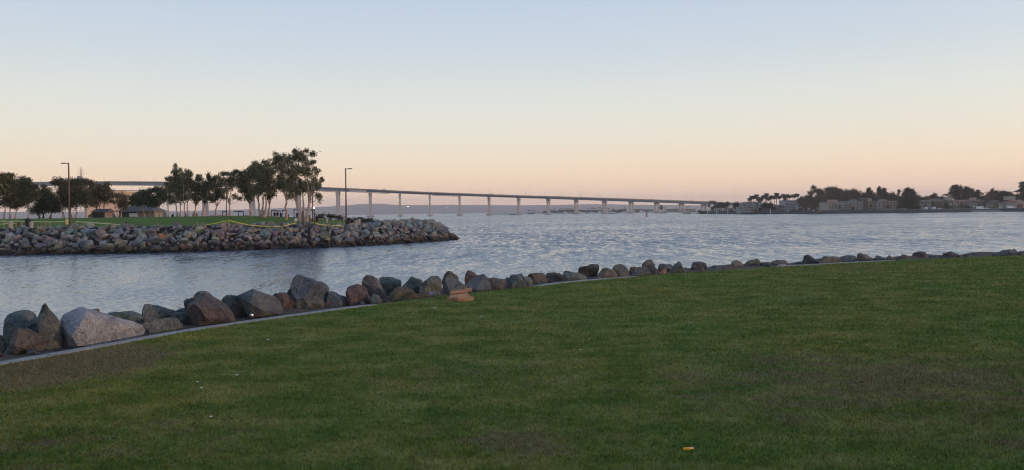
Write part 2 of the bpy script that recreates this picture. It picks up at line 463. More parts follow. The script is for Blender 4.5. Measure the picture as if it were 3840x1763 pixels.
def kdist(xy):
    """signed distance to the kerb line, positive on the water side"""
    xy = np.atleast_2d(xy)
    out = np.empty(len(xy))
    for s in range(0, len(xy), 20000):
        q = xy[s:s + 20000]
        d = ((q[:, None, :] - KA[None]) ** 2).sum(2)
        j = d.argmin(1)
        out[s:s + 20000] = ((q - KA[j]) * KNA[j]).sum(1)
    return out
def shore_z(dd, x, y):
    flat = 0.9 + 0.05 * max(0, min(22, x + 4))
    flat = min(flat, 1.9)
    z = LZ - 0.02 - max(0, dd - flat) * 0.62
    return z + 0.12 * noise.noise((x * 0.9, y * 0.9, 3)) * min(1, dd * 1.2) + 0.05 * noise.noise((x * 3, y * 3, 8)) * min(1, dd * 2)

mb = MB()
for p in KD: mb.v.append((p.x, p.y, LZ))
far = [(75, -60, LZ), (-14, -60, LZ)]
mb.v += far
mb.f.append(tuple(range(len(mb.v))))
me = bpy.data.meshes.new('lawn'); me.from_pydata(mb.v, [], mb.f)
bm = bmesh.new(); bm.from_mesh(me); bmesh.ops.triangulate(bm, faces=bm.faces); bmesh.ops.recalc_face_normals(bm, faces=bm.faces)
for f_ in bm.faces:
    if f_.normal.z < 0: f_.normal_flip()
bm.to_mesh(me); bm.free()
tag(link('lawn', me, 'lawn'), kind='structure')

mb = MB()                               # concrete mowing strip, 15 cm wide, standing 3 cm proud of the soil
for p, n in zip(KD, KN):
    for o, z in ((-0.105, -0.2), (-0.105, 0.012), (0.075, 0.012), (0.075, -0.2)):
        q = p + n * (o + 0.006 * noise.noise((p.x * 2, p.y * 2, o * 9)))
        dip = 0.055 * max(0, min(1, (p.y - 13.9) / .8, (17.6 - p.y) / 1.0), min(1, (p.y - 19.3) / .8, (22.2 - p.y) / .6), min(1, (p.y - 23.9) / .6)) + 0.006 * noise.noise((p.x * 1.3, p.y * 1.3, 1))
        mb.v.append((q.x, q.y, LZ + z - dip))
for i in range(len(KD) - 1):
    for k in range(3):
        mb.f.append((i * 4 + k, i * 4 + k + 1, i * 4 + 5 + k, i * 4 + 4 + k))
struct('kerb', mb, 'kerb')

mb = MB()
offs = [0.075, 0.3, 0.5, 0.75, 1.0, 1.3, 1.6, 2.0, 2.5, 3.2, 4, 5, 6, 7.5, 9.5]
KS = KD[::2]; KSN = KN[::2]
for p, n in zip(KS, KSN):
    for o in offs:
        q = p + n * o
        mb.v.append((q.x, q.y, shore_z(o - 0.15, q.x, q.y)))
no = len(offs)
for i in range(len(KS) - 1):
    for k in range(no - 1):
        mb.f.append((i * no + k, i * no + k + 1, (i + 1) * no + k + 1, (i + 1) * no + k))
struct('dirt_bank', mb, 'dirt', True)

# ---------------------------------------------------------------- water
mb = MB()
mb.add([(-5200, -60, 0), (5200, -60, 0), (5200, 11200, 0), (-5200, 11200, 0)], [(0, 1, 2, 3)])
struct('water', mb, 'water')

# ---------------------------------------------------------------- grass
def grass_blades():
    n = 520000
    u = NP.random(n)
    Y = 4.2 * (29 / 4.2) ** u                     # density falls with distance
    x = (NP.random(n) * 2 - 1) * (0.70 * Y + 0.5)
    xy = np.stack([x, Y], 1)
    keep = kdist(xy) < (-0.08 + 0.14 * NP.random(n) ** 2.5)
    xy = xy[keep]; n = len(xy)
    d = np.hypot(xy[:, 0], xy[:, 1])
    hgt = (0.01 + 0.018 * NP.random(n) ** 1.7) * (1 + 0.012 * d)
    wd = 0.0028 * (d / 5) ** 0.9 + 0.001
    a = NP.random(n) * 2 * np.pi
    lean = NP.random(n) * 1.5
    la = NP.random(n) * 2 * np.pi
    V = np.empty((n, 3, 3), np.float32)
    V[:, 0, 0] = xy[:, 0] - np.cos(a) * wd; V[:, 0, 1] = xy[:, 1] - np.sin(a) * wd; V[:, 0, 2] = LZ - 0.004
    V[:, 1, 0] = xy[:, 0] + np.cos(a) * wd; V[:, 1, 1] = xy[:, 1] + np.sin(a) * wd; V[:, 1, 2] = LZ - 0.004
    V[:, 2, 0] = xy[:, 0] + np.cos(la) * lean * hgt; V[:, 2, 1] = xy[:, 1] + np.sin(la) * lean * hgt; V[:, 2, 2] = LZ + hgt
    me = bpy.data.meshes.new('grass')
    me.vertices.add(n * 3); me.vertices.foreach_set('co', V.ravel())
    me.loops.add(n * 3); me.loops.foreach_set('vertex_index', np.arange(n * 3, dtype=np.int32))
    me.polygons.add(n); me.polygons.foreach_set('loop_start', np.arange(0, n * 3, 3, dtype=np.int32))
    me.update(calc_edges=True)
    return tag(link('grass', me, 'blade'), 'short mown grass with dry patches covering the near lawn', 'grass', kind='stuff')
grass_blades()

# ---------------------------------------------------------------- boulders along the near shore
def hull_mesh(pts, cuts, rough, seed, soft=0.35, chop=None, fract=0.0):
    bm = bmesh.new()
    for p in pts: bm.verts.new(p)
    r = bmesh.ops.convex_hull(bm, input=bm.verts)
    bmesh.ops.delete(bm, geom=[g for g in set(r['geom_interior']) | set(r['geom_unused']) if isinstance(g, bmesh.types.BMVert)], context='VERTS')
    bmesh.ops.remove_doubles(bm, verts=bm.verts, dist=0.004)
    if chop:                                # break off flat flakes: planes slicing the side turned to the lawn
        out_, dep_ = chop; rc = random.Random(int(seed * 997))
        for _ in range(7):
            nrm = (out_ + Vector((rc.uniform(-1, 1), rc.uniform(-.6, .6), rc.uniform(-.45, 1.0))) * 0.95).normalized()
            top = max(v.co.dot(nrm) for v in bm.verts)
            bmesh.ops.bisect_plane(bm, geom=list(bm.verts) + list(bm.edges) + list(bm.faces), plane_co=nrm * (top - dep_ * rc.uniform(0.12, 0.34)), plane_no=nrm, clear_outer=True)
            ee = [e for e in bm.edges if e.is_boundary]
            if ee: bmesh.ops.holes_fill(bm, edges=ee, sides=0)
    bmesh.ops.dissolve_limit(bm, angle_limit=R_(9), verts=bm.verts, edges=bm.edges)
    bmesh.ops.triangulate(bm, faces=bm.faces)
    if cuts:
        for _ in range(cuts):
            long = sorted((e.calc_length() for e in bm.edges))
            lim = long[int(len(long) * 0.35)]
            bmesh.ops.subdivide_edges(bm, edges=[e for e in bm.edges if e.calc_length() > lim * 0.8], cuts=1)
            bmesh.ops.triangulate(bm, faces=bm.faces)
        bmesh.ops.smooth_vert(bm, verts=bm.verts, factor=soft * 0.12, use_axis_x=True, use_axis_y=True, use_axis_z=True)
        bm.normal_update()
        sz = max((v.co.length for v in bm.verts))
        for v in bm.verts:
            q = v.co * (2.2 / sz) + Vector((seed, seed * 1.7, seed * 0.3))
            k = noise.fractal(q, 1.0, 2.1, 5) * 0.6 + 0.5 * noise.noise(q * 3.3)
            vd = noise.voronoi(q * 1.25)[0]
            v.co += v.normal * ((k + 0.5 * abs(noise.noise(q * 6.1)) - 0.15) * rough - 0.085 * fract * (vd[0] ** 1.5 - 0.25)) * sz
    bmesh.ops.recalc_face_normals(bm, faces=bm.faces)
    me = bpy.data.meshes.new('boulder')
    bm.to_mesh(me); bm.free()
    return me

REG = {'A': (0, 1040, 3.286), 'B': (500, 1000, 3.944), 'C': (1040, 960, 3.22), 'D': (1600, 930, 3.22), 'E': (2200, 900, 3.22), 'F': (3000, 880, 3.067)}
def kerb_y(u):
    us = [a for a, _ in KPX]; ys = [K[i + 2].y for i in range(len(KPX))]
    return float(np.interp(u, us, ys))
BLUE, BGREEN, GREY, LGREY, BROWN, RUST, DARK, TAN = (0.092, 0.115, 0.122), (0.1, 0.113, 0.108), (0.112, 0.122, 0.126), (0.23, 0.252, 0.275), (0.092, 0.086, 0.081), (0.102, 0.083, 0.072), (0.07, 0.073, 0.076), (0.16, 0.135, 0.115)
SEEN_LABEL = set()
def boulder(reg, row, col, label, pts, ridge=None, thick=0.8):
    ox, oy, s = REG[reg]
    px = [(ox + x / s, oy + y / s) for x, y in pts]
    gx_, gy_ = sum(p[0] for p in px) / len(px), sum(p[1] for p in px) / len(px)
    px = [(gx_ + (a - gx_) * 1.08, gy_ + (c - gy_) * (1.05 if c < gy_ else 1.0)) for a, c in px]
    us = [p[0] for p in px]; vb = max(p[1] for p in px)
    uc = (min(us) + max(us)) / 2
    yk = kerb_y(uc)
    if row == 'f':
        ub = max(px, key=lambda p: p[1] - np.interp(p[0], [a for a, _ in KPX], [c for _, c in KPX]))
        yb = yk + min(max(G(ub[0], ub[1], LZ).y - kerb_y(ub[0]), 0.2), 1.1)
        wid = (max(us) - min(us)) * yb / F
        Y = yb + 0.22 * min(wid, 1.2)
    else:
        wid = (max(us) - min(us)) * yk / F
        Y = yk + {'m': 0.95, 'b': 1.55}[row]
    r = random.Random(int(uc * 7 + vb))
    out = [P(u, v, Y + 0.85 * (kerb_y(u) - kerb_y(uc))) for u, v in px]
    c = sum(out, Vector()) / len(out)
    dirn = (c - CAM); dirn.z = 0; dirn.normalize()
    hgt = max(q.z for q in out) - min(q.z for q in out)
    dep = thick * min(wid, hgt * 1.6, 1.5) * 0.5
    P3 = list(out)
    if ridge:
        for (x, y, k) in ridge:
            q = P(ox + x / s, oy + y / s, Y + 0.85 * (kerb_y(ox + x / s) - kerb_y(uc)) - dep * k); P3.append(q)
    else:
        for q in out:
            if r.random() < 0.55:
                P3.append(c + (q - c) * r.uniform(0.45, 0.8) - dirn * dep * r.uniform(0.55, 1.0))
    for q in out:
        P3.append(c + (q - c) * r.uniform(0.4, 0.75) + dirn * dep * r.uniform(0.5, 1.0))
    # feet sunk into the bank
    for q in out:
        if q.z < c.z:
            for k in (-0.1, 0.5):
                g = c + (q - c) * 0.85 + dirn * dep * k
                dd = float(kdist([(g.x, g.y)])[0])
                zz = shore_z(max(0, dd - 0.15), g.x, g.y) - 0.12
                if zz < q.z: P3.append(Vector((g.x, g.y, zz)))
    base = Vector((c.x, c.y, min(q.z for q in P3)))
    me = hull_mesh([q - base for q in P3], 5, 0.013, r.uniform(0, 50), 0.3, None if ridge else (-dirn, dep), 0.35 if ridge else 1.0)
    o = link('boulder', me, 'rock', None, False, base)
    o.color = (*[k * r.uniform(0.93, 1.08) for k in col], 1)
    assert label not in SEEN_LABEL, label
    SEEN_LABEL.add(label)
    return tag(o, label, 'boulder', 'boulders lining the lawn edge')

B = boulder
B('A', 'f', BROWN, 'greenish brown boulder cut off by the left picture edge', [(-10, 690), (40, 712), (68, 760), (66, 830), (40, 890), (30, 940), (-60, 950), (-120, 800)])
B('A', 'm', BLUE, 'round dark blue-grey boulder, big hump next to the tall pointed one', [(38, 640), (70, 540), (120, 450), (180, 418), (350, 415), (430, 455), (470, 500), (500, 600), (520, 700), (400, 760), (100, 860), (40, 850)])
B('A', 'f', BROWN, 'brown wedge boulder leaning before the round blue-grey one', [(98, 740), (105, 665), (180, 622), (260, 615), (370, 655), (420, 690), (500, 690), (600, 770), (640, 830), (640, 888), (300, 885), (200, 860), (130, 820)])
B('A', 'f', BLUE, 'small grey stone lowest in the left corner by the kerb', [(50, 930), (70, 880), (140, 832), (220, 840), (290, 885), (300, 915), (180, 935), (90, 945)])
B('A', 'f', BGREEN, 'tall pointed grey-green boulder standing upright left of the big pale granite', [(470, 500), (478, 350), (500, 318), (570, 315), (610, 350), (625, 420), (680, 470), (740, 570), (770, 700), (810, 790), (800, 860), (690, 880), (600, 780), (500, 660)])
B('A', 'f', LGREY, 'large pale speckled granite boulder with a long slope to the right', [(760, 570), (775, 520), (815, 465), (900, 425), (970, 385), (1030, 368), (1075, 395), (1210, 420), (1400, 480), (1640, 550), (1775, 610), (1740, 655), (1590, 690), (1240, 810), (960, 850), (830, 840), (800, 760), (765, 640)],
  [(1066, 410, 0.55), (1045, 490, 0.9), (935, 640, 1.15), (890, 730, 1.15), (955, 845, 1.0), (1240, 800, 0.75), (1560, 680, 0.45)])
B('A', 'm', BROWN, 'brown stone peeping over the pale granite boulder', [(1110, 500), (1130, 385), (1190, 376), (1230, 385), (1255, 430), (1250, 540)])
B('A', 'm', BLUE, 'flat blue-grey boulder behind the pale granite slope', [(1300, 470), (1320, 440), (1350, 422), (1500, 415), (1640, 420), (1720, 460), (1765, 505), (1740, 590), (1600, 620), (1400, 560)])
B('A', 'f', BROWN, 'little brown stone at the pale granite boulder\'s right tip', [(1720, 570), (1760, 520), (1800, 530), (1815, 600), (1790, 630), (1740, 620)])
B('B', 'm', BGREEN, 'dark flat-topped boulder with a reddish left face', [(135, 620), (150, 560), (200, 548), (400, 570), (530, 610), (620, 660), (610, 720), (430, 780), (180, 800), (140, 720)])
B('B', 'f', GREY, 'low grey slab in front of the dark flat-topped boulder', [(130, 840), (200, 800), (430, 760), (600, 760), (700, 800), (735, 850), (690, 920), (560, 930), (400, 935), (210, 900)])
B('B', 'f', BGREEN, 'grey-green slab tilted against the low grey slab', [(420, 720), (480, 690), (800, 685), (870, 655), (930, 665), (1000, 735), (980, 780), (860, 845), (800, 850), (740, 800), (600, 755)])
B('B', 'b', BLUE, 'thin bluish stone behind the tilted slab at the water', [(600, 650), (680, 605), (760, 595), (800, 640), (800, 720), (620, 740)])
B('B', 'b', GREY, 'grey angular boulder rising behind the big brown one', [(870, 460), (900, 410), (960, 375), (1075, 355), (1130, 380), (1170, 440), (1160, 540), (1000, 600), (880, 560)])
B('B', 'm', DARK, 'dark block at the left shoulder of the big brown boulder', [(758, 520), (780, 485), (860, 465), (960, 460), (1000, 540), (900, 660), (780, 680), (765, 590)])
B('B', 'f', BROWN, 'big brown boulder with ochre stains and a pointed top', [(800, 640), (830, 560), (890, 520), (1050, 430), (1090, 415), (1180, 450), (1300, 520), (1380, 580), (1410, 640), (1460, 700), (1490, 800), (1180, 800), (1040, 790), (960, 700), (890, 650)],
  [(1060, 440, 0.5), (900, 560, 0.8), (1000, 640, 1.1), (1300, 600, 0.9), (1080, 770, 1.0), (1420, 760, 0.7)])
B('B', 'm', BLUE, 'dark bluish hump behind the reddish square block', [(1285, 510), (1320, 470), (1400, 425), (1480, 412), (1550, 420), (1600, 460), (1590, 560), (1400, 620)])
B('B', 'f', RUST, 'reddish brown square block beside the soda can', [(1380, 570), (1400, 490), (1480, 480), (1600, 482), (1700, 490), (1720, 520), (1715, 640), (1690, 710), (1560, 730), (1480, 715), (1450, 660)])
B('B', 'f', BGREEN, 'large grey-green pyramid boulder right of the soda can', [(1570, 425), (1640, 390), (1740, 355), (1770, 330), (1830, 345), (1950, 390), (2080, 440), (2150, 520), (2190, 620), (2180, 690), (2080, 690), (1960, 690), (1800, 660), (1720, 620), (1720, 510), (1600, 470)],
  [(1775, 345, 0.3), (1765, 450, 0.9), (1740, 560, 1.0), (1900, 640, 1.1), (2060, 670, 0.8)])
B('B', 'f', RUST, 'dark rusty boulder between the pyramid boulder and the pale bluish slab', [(2030, 415), (2080, 405), (2140, 380), (2260, 380), (2400, 410), (2470, 450), (2500, 520), (2490, 600), (2360, 620), (2200, 640), (2150, 520)])
B('C', 'm', BLUE, 'large dark blue-grey boulder perched highest above its neighbours', [(170, 350), (185, 290), (225, 225), (290, 235), (360, 250), (420, 290), (480, 320), (530, 310), (575, 350), (610, 400), (605, 460), (570, 535), (480, 560), (300, 540), (200, 500), (170, 420)])
B('C', 'b', DARK, 'small dark stone left of the high perched boulder', [(115, 430), (130, 395), (170, 382), (230, 400), (260, 450), (200, 510), (120, 500)])
B('C', 'f', BGREEN, 'pale bluish slab lying below the high perched boulder', [(235, 470), (300, 435), (420, 440), (500, 480), (560, 530), (588, 590), (570, 600), (430, 615), (340, 600), (300, 560), (270, 520)])
B('C', 'f', GREY, 'low grey boulder sloping right, left of the round reddish one', [(580, 560), (610, 460), (640, 412), (700, 440), (760, 470), (840, 500), (900, 565), (830, 580), (700, 590), (620, 590)])
B('C', 'f', RUST, 'round reddish brown boulder left of the tall grey one', [(828, 390), (870, 360), (990, 342), (1060, 370), (1090, 430), (1120, 500), (1105, 545), (1040, 570), (960, 570), (900, 550), (840, 480)])
B('C', 'm', GREY, 'tall grey leaning boulder with a rounded top', [(1010, 340), (1030, 260), (1080, 240), (1160, 245), (1210, 270), (1250, 340), (1290, 420), (1325, 535), (1270, 575), (1150, 575), (1090, 480), (1050, 370)])
B('C', 'f', BLUE, 'small bluish stone at the foot of the tall grey boulder', [(1120, 540), (1130, 460), (1170, 445), (1230, 475), (1265, 530), (1265, 562), (1130, 565)])
B('C', 'b', BLUE, 'blue-grey boulder with two horns behind the brown dome', [(1210, 265), (1240, 250), (1290, 243), (1340, 262), (1400, 245), (1430, 265), (1490, 295), (1490, 360), (1420, 440), (1330, 480), (1290, 440), (1250, 330)])
B('C', 'f', RUST, 'wide brown dome boulder left of the blue wrapper', [(1320, 460), (1400, 395), (1470, 362), (1540, 375), (1640, 420), (1720, 480), (1720, 505), (1560, 525), (1400, 535), (1340, 530)])
B('C', 'm', BLUE, 'bluish boulder with an upright knob behind the brown dome', [(1490, 375), (1580, 330), (1585, 285), (1620, 255), (1680, 265), (1740, 300), (1740, 400), (1735, 490), (1650, 490), (1550, 430)])
B('C', 'f', BGREEN, 'rounded blue-green boulder behind the blue wrapper', [(1720, 350), (1760, 310), (1830, 272), (1880, 245), (1940, 242), (1970, 280), (1975, 380), (1950, 450), (1860, 480), (1750, 475), (1730, 420)])
B('C', 'b', RUST, 'reddish cap stone behind the broad boulder by the firewood', [(1995, 320), (2000, 250), (2015, 200), (2050, 180), (2110, 195), (2160, 225), (2185, 260), (2180, 340)])
B('C', 'f', GREY, 'broad dark grey cone boulder right behind the firewood', [(1975, 420), (1975, 310), (2020, 245), (2070, 218), (2110, 222), (2180, 270), (2240, 330), (2290, 400), (2330, 430), (2290, 450), (2050, 465), (1990, 455)])
B('C', 'b', RUST, 'upright reddish boulder above the firewood\'s right end', [(2262, 310), (2270, 200), (2310, 168), (2345, 190), (2440, 235), (2440, 320), (2360, 400), (2290, 400)])
B('C', 'f', BLUE, 'angular blue-grey boulder just right of the firewood', [(2270, 360), (2370, 260), (2490, 215), (2540, 270), (2576, 330), (2590, 420), (2440, 420), (2350, 415), (2290, 390)],
  [(2460, 310, 0.8), (2400, 410, 1.0), (2500, 230, 0.4), (2570, 415, 0.7)])
B('D', 'f', BROWN, 'mossy brown boulder right of the angular blue-grey one', [(730, 370), (800, 358), (900, 375), (950, 372), (950, 410), (920, 470), (900, 500), (790, 505), (760, 440)])
B('D', 'm', BLUE, 'little square bluish stone between two larger boulders', [(945, 400), (955, 355), (1000, 350), (1010, 420), (980, 490), (935, 490)])
B('D', 'f', BLUE, 'blue-grey boulder with a knob on top and a pale stripe', [(1000, 380), (1020, 330), (1100, 325), (1150, 303), (1165, 330), (1160, 380), (1200, 440), (1130, 480), (1020, 490), (940, 490), (960, 420)])
B('D', 'f', GREY, 'grey stone in front of the wide brown ridge', [(1130, 400), (1190, 342), (1250, 360), (1285, 395), (1260, 450), (1190, 470), (1130, 465)])
B('D', 'm', RUST, 'wide brown ridge boulder with a peaked crest', [(1190, 340), (1210, 315), (1280, 315), (1350, 290), (1400, 300), (1480, 350), (1510, 400), (1490, 430), (1390, 455), (1270, 470), (1240, 395)])
B('D', 'm', BROWN, 'smooth brown boulder adjoining the brown ridge on its right', [(1430, 305), (1530, 292), (1600, 300), (1660, 340), (1700, 390), (1690, 415), (1520, 425), (1500, 370)])
B('D', 'f', GREY, 'long grey boulder left of the spiky brown one', [(1640, 300), (1660, 265), (1700, 275), (1800, 290), (1890, 315), (1930, 350), (1880, 390), (1700, 400), (1680, 340)])
B('D', 'm', RUST, 'spiky brown boulder with a raised right corner', [(1810, 270), (1830, 250), (1960, 205), (2030, 210), (2060, 192), (2078, 215), (2075, 260), (2050, 330), (1980, 385), (1920, 365), (1850, 310)])
B('D', 'f', TAN, 'pinkish grey trapezoid boulder right of the spiky brown one', [(2065, 310), (2130, 240), (2180, 240), (2260, 265), (2290, 310), (2305, 355), (2200, 370), (2080, 360)])
B('D', 'f', GREY, 'small low stone before the pinkish trapezoid boulder', [(2030, 380), (2060, 350), (2110, 340), (2150, 375), (2060, 385)])
B('D', 'f', BGREEN, 'tall rounded grey-green boulder with a broad foot', [(2250, 250), (2275, 200), (2340, 185), (2390, 215), (2430, 270), (2465, 345), (2400, 350), (2310, 355), (2290, 300)])
B('E', 'm', RUST, 'knobbly orange-brown stone behind the wide bluish slab', [(495, 380), (510, 330), (540, 320), (640, 322), (640, 390), (530, 410)])
B('E', 'f', BLUE, 'wide bluish slab at the foot of the tall peak', [(520, 420), (600, 350), (640, 322), (740, 335), (760, 410), (640, 435), (560, 440)])
B('E', 'm', TAN, 'tall peaked boulder with an orange flank', [(640, 310), (690, 270), (740, 228), (780, 240), (820, 300), (820, 380), (770, 410), (680, 390)])
B('E', 'f', BROWN, 'dark brown rough stone right of the tall peak', [(770, 390), (830, 330), (865, 370), (860, 410), (780, 415)])
B('E', 'm', GREY, 'flat-topped grey boulder above the small orange stone', [(858, 285), (900, 278), (1000, 290), (1040, 310), (1030, 380), (900, 395), (870, 370)])
B('E', 'f', (0.34, 0.17, 0.09), 'small orange stone at the lawn edge', [(880, 400), (930, 345), (960, 350), (960, 395), (890, 410)])
B('E', 'f', GREY, 'pointed grey boulder right of the flat-topped one', [(1020, 340), (1060, 290), (1110, 258), (1140, 280), (1170, 330), (1195, 375), (1140, 390), (1070, 380)])
B('E', 'm', BLUE, 'small dark stone between the pointed boulder and the mushroom one', [(1170, 370), (1180, 330), (1200, 322), (1235, 350), (1235, 390)])
B('E', 'm', BGREEN, 'mushroom-shaped boulder overhanging to both sides', [(1255, 290), (1280, 265), (1340, 258), (1400, 270), (1440, 285), (1450, 350), (1430, 385), (1300, 385), (1250, 370), (1275, 320)])
B('E', 'f', TAN, 'small orange-tan stone below the mushroom boulder', [(1345, 380), (1380, 320), (1415, 340), (1425, 378)])
B('E', 'm', BROWN, 'very low brown stone in the gap of the row', [(1560, 360), (1640, 325), (1720, 300), (1760, 310), (1780, 340), (1700, 365)])
B('E', 'm', TAN, 'grey-brown triangular stone left of the warm-faced one', [(1720, 320), (1760, 250), (1810, 238), (1860, 265), (1895, 325), (1780, 340)])
B('E', 'm', BGREEN, 'grey-green boulder with a warm sunlit right end', [(1895, 315), (1910, 275), (1980, 240), (2060, 228), (2090, 250), (2110, 305), (2000, 325)])
B('E', 'm', GREY, 'low domed boulder behind a thin pale slab', [(2205, 310), (2240, 260), (2310, 238), (2390, 245), (2430, 280), (2430, 315), (2300, 325)])
B('E', 'f', (0.36, 0.36, 0.37), 'thin pale slab before the low domed boulder', [(2295, 316), (2340, 295), (2400, 292), (2422, 312)])
B('E', 'm', BLUE, 'flat bluish stone left of the dark leaning boulder', [(2475, 312), (2500, 280), (2576, 265), (2600, 312)])
B('F', 'f', DARK, 'dark boulder leaning left with a long right slope', [(15, 290), (30, 240), (90, 228), (130, 250), (200, 315), (180, 325), (40, 330)])
B('F', 'f', TAN, 'broad brown-grey mound boulder right of the dark leaning one', [(210, 318), (220, 290), (270, 250), (400, 250), (440, 260), (510, 320), (400, 327)])
B('F', 'm', BLUE, 'long dark slab behind the broad mound boulder', [(440, 275), (480, 240), (560, 230), (640, 240), (645, 300), (560, 310), (490, 310)])
B('F', 'm', TAN, 'ridged tan boulder at the end of the long dark slab', [(640, 250), (650, 220), (700, 205), (760, 230), (820, 265), (800, 290), (690, 295), (645, 285)])
B('F', 'm', BLUE, 'small bluish stone standing alone right of the ridged boulder', [(860, 280), (870, 240), (910, 238), (960, 270), (975, 290), (870, 292)])
B('F', 'm', TAN, 'small pale tan pointed stone', [(978, 290), (1000, 250), (1030, 236), (1060, 255), (1090, 292)])
B('F', 'm', BROWN, 'low brown triangular stone left of the wide rounded boulder', [(1105, 290), (1140, 250), (1190, 225), (1230, 240), (1255, 280), (1180, 292)])
B('F', 'm', GREY, 'wide rounded boulder with a lighter right half', [(1262, 272), (1280, 230), (1320, 200), (1400, 192), (1440, 200), (1470, 268), (1400, 278)])
B('F', 'm', BLUE, 'low bluish stone at the left foot of the dark hump', [(1515, 268), (1540, 245), (1600, 240), (1640, 255), (1630, 272)])
B('F', 'm', DARK, 'dark hump boulder with a tan right foot', [(1620, 272), (1650, 215), (1740, 192), (1800, 215), (1850, 265), (1760, 275)])
B('F', 'm', BROWN, 'low smooth stone sloping right beyond the dark hump', [(1850, 256), (1870, 225), (1910, 218), (1980, 235), (2030, 254)])
B('F', 'm', GREY, 'big boulder with a pale right face near the right picture edge', [(2210, 248), (2240, 200), (2320, 180), (2380, 165), (2440, 175), (2500, 225), (2480, 248)])
B('F', 'b', BROWN, 'brown stone behind the pale-faced boulder', [(2430, 220), (2440, 175), (2460, 163), (2490, 180), (2495, 230)])
B('F', 'm', BLUE, 'blue-grey boulder cut off by the right picture edge', [(2490, 235), (2495, 205), (2530, 188), (2580, 195), (2640, 225), (2600, 240)])

# rubble wedged between the boulders
RB = []
for s_ in range(8):
    rr = random.Random(s_ + 60); pts = []
    for k in range(12):
        z = rr.uniform(-1, 1); a = rr.uniform(0, 6.28); q = math.sqrt(1 - z * z)
        pts.append(Vector((q * math.cos(a) * .55, q * math.sin(a) * .5, z * .42)) * rr.uniform(.8, 1.1))
    RB.append(hull_mesh(pts, 2, 0.015, s_ * 5.3, 0.2)); RB[-1].name = 'rubble_stone'; RB[-1].materials.append(M['rock'])
rr = random.Random(99)
TONES = ((BLUE, 'small blue-grey rubble stone wedged between the shore boulders', 'blue-grey rubble between the boulders'), (BROWN, 'small brown rubble stone wedged between the shore boulders', 'brown rubble between the boulders'), (GREY, 'small grey rubble stone wedged between the shore boulders', 'grey rubble between the boulders'))
vis = [i for i, p in enumerate(KD) if -6.5 < p.x < 18 and p.y > 7.5]
for k in range(190):
    i = rr.choice(vis); p = KD[i]; n = KN[i]
    far_row = rr.random() < 0.5 and p.y < 17.5
    off = rr.uniform(0.9, 2.4) if far_row else rr.uniform(0.24, 0.75)
    s_ = rr.uniform(0.2, 0.42) if far_row else rr.uniform(0.05, 0.15)
    g = p + n * off; z = shore_z(off - .15, g.x, g.y)
    z = min(z + s_ * 0.12, LZ + 0.25 - s_ * 0.3)
    o = bpy.data.objects.new('rubble_stone', RB[rr.randrange(8)]); COL.objects.link(o)
    o.location = (g.x, g.y, z); o.rotation_euler = (rr.uniform(-.5, .5), rr.uniform(-.5, .5), rr.uniform(0, 6)); o.scale = (s_ * rr.uniform(.8, 1.2), s_, s_ * rr.uniform(.8, 1.2))
    c, lab, grp = TONES[rr.randrange(3)]; o.color = (*[q * rr.uniform(.85, 1.2) for q in c], 1); tag(o, lab, 'stone', grp)

# ---------------------------------------------------------------- small things on the grass
def ground(u, v, z=LZ): return G(u, v, z)
def log(u, v, L, w, h, rz, label, zoff=0.0, quarter=True, tilt=0.0, roll=0.0):
    p = ground(u, v)
    th = thing('firewood_log', (p.x, p.y, LZ + zoff), label, 'firewood', 'split firewood logs on the lawn', rz)
    r = random.Random(int(u))
    prof = [(-w / 2, 0), (w / 2, 0), (w * 0.46, h * 0.55), (w * 0.1, h), (-w * 0.42, h * 0.7)] if quarter else [(-w / 2, 0), (w / 2, 0.0), (w / 2, h * 0.9), (w * 0.2, h), (-w * 0.45, h * 0.92)]
    cr, sr = math.cos(roll), math.sin(roll)
    mb = MB(); n = len(prof); N = 9
    for i in range(N):
        x = (i / (N - 1) - 0.5) * L
        for a, b_ in prof:
            y, z = a * cr - b_ * sr, a * sr + b_ * cr
            mb.v.append((x + (r.uniform(-.012, .012) if i in (0, N - 1) else 0), y + 0.006 * noise.noise((x * 9, a * 30, u)), max(0.0, z) + tilt * (x + L / 2) + 0.006 * noise.noise((x * 9, b_ * 30, u + 5))))
    for i in range(N - 1):
        for k in range(n): mb.f.append((i * n + k, i * n + (k + 1) % n, (i + 1) * n + (k + 1) % n, (i + 1) * n + k))
    mb.f += [tuple(range(n)), tuple(range((N - 1) * n, N * n))]
    mb.build('split_wood', 'firewood', th)
    mb = MB()                               # strip of bark left on the round side
    for i in range(N):
        x = (i / (N - 1) - 0.5) * L * 0.96
        for a, z in ((w * 0.505, 0.004), (w * 0.52, h * 0.3), (w * 0.47, h * 0.56)):
            mb.v.append((x, a * cr - z * sr, max(0.003, a * sr + z * cr) + tilt * (x + L / 2)))
    for i in range(N - 1):
        for k in range(2): mb.f.append((i * 3 + k, i * 3 + k + 1, i * 3 + 4 + k, i * 3 + 3 + k))
    mb.build('bark', 'logbark', th)
log(1722, 1122, 0.40, 0.11, 0.08, 0.62, 'split log at the back of the firewood pile, pointing to the grey boulder', tilt=0.06)
log(1702, 1127, 0.33, 0.11, 0.08, 0.95, 'split log lying left in the firewood pile with its end grain showing')
log(1744, 1129, 0.30, 0.09, 0.085, 0.38, 'short squarish split log at the front right of the firewood pile', quarter=False)
log(1728, 1119, 0.42, 0.10, 0.075, 0.4, 'split log resting on top of the firewood pile', zoff=0.07, tilt=0.13, roll=0.35)

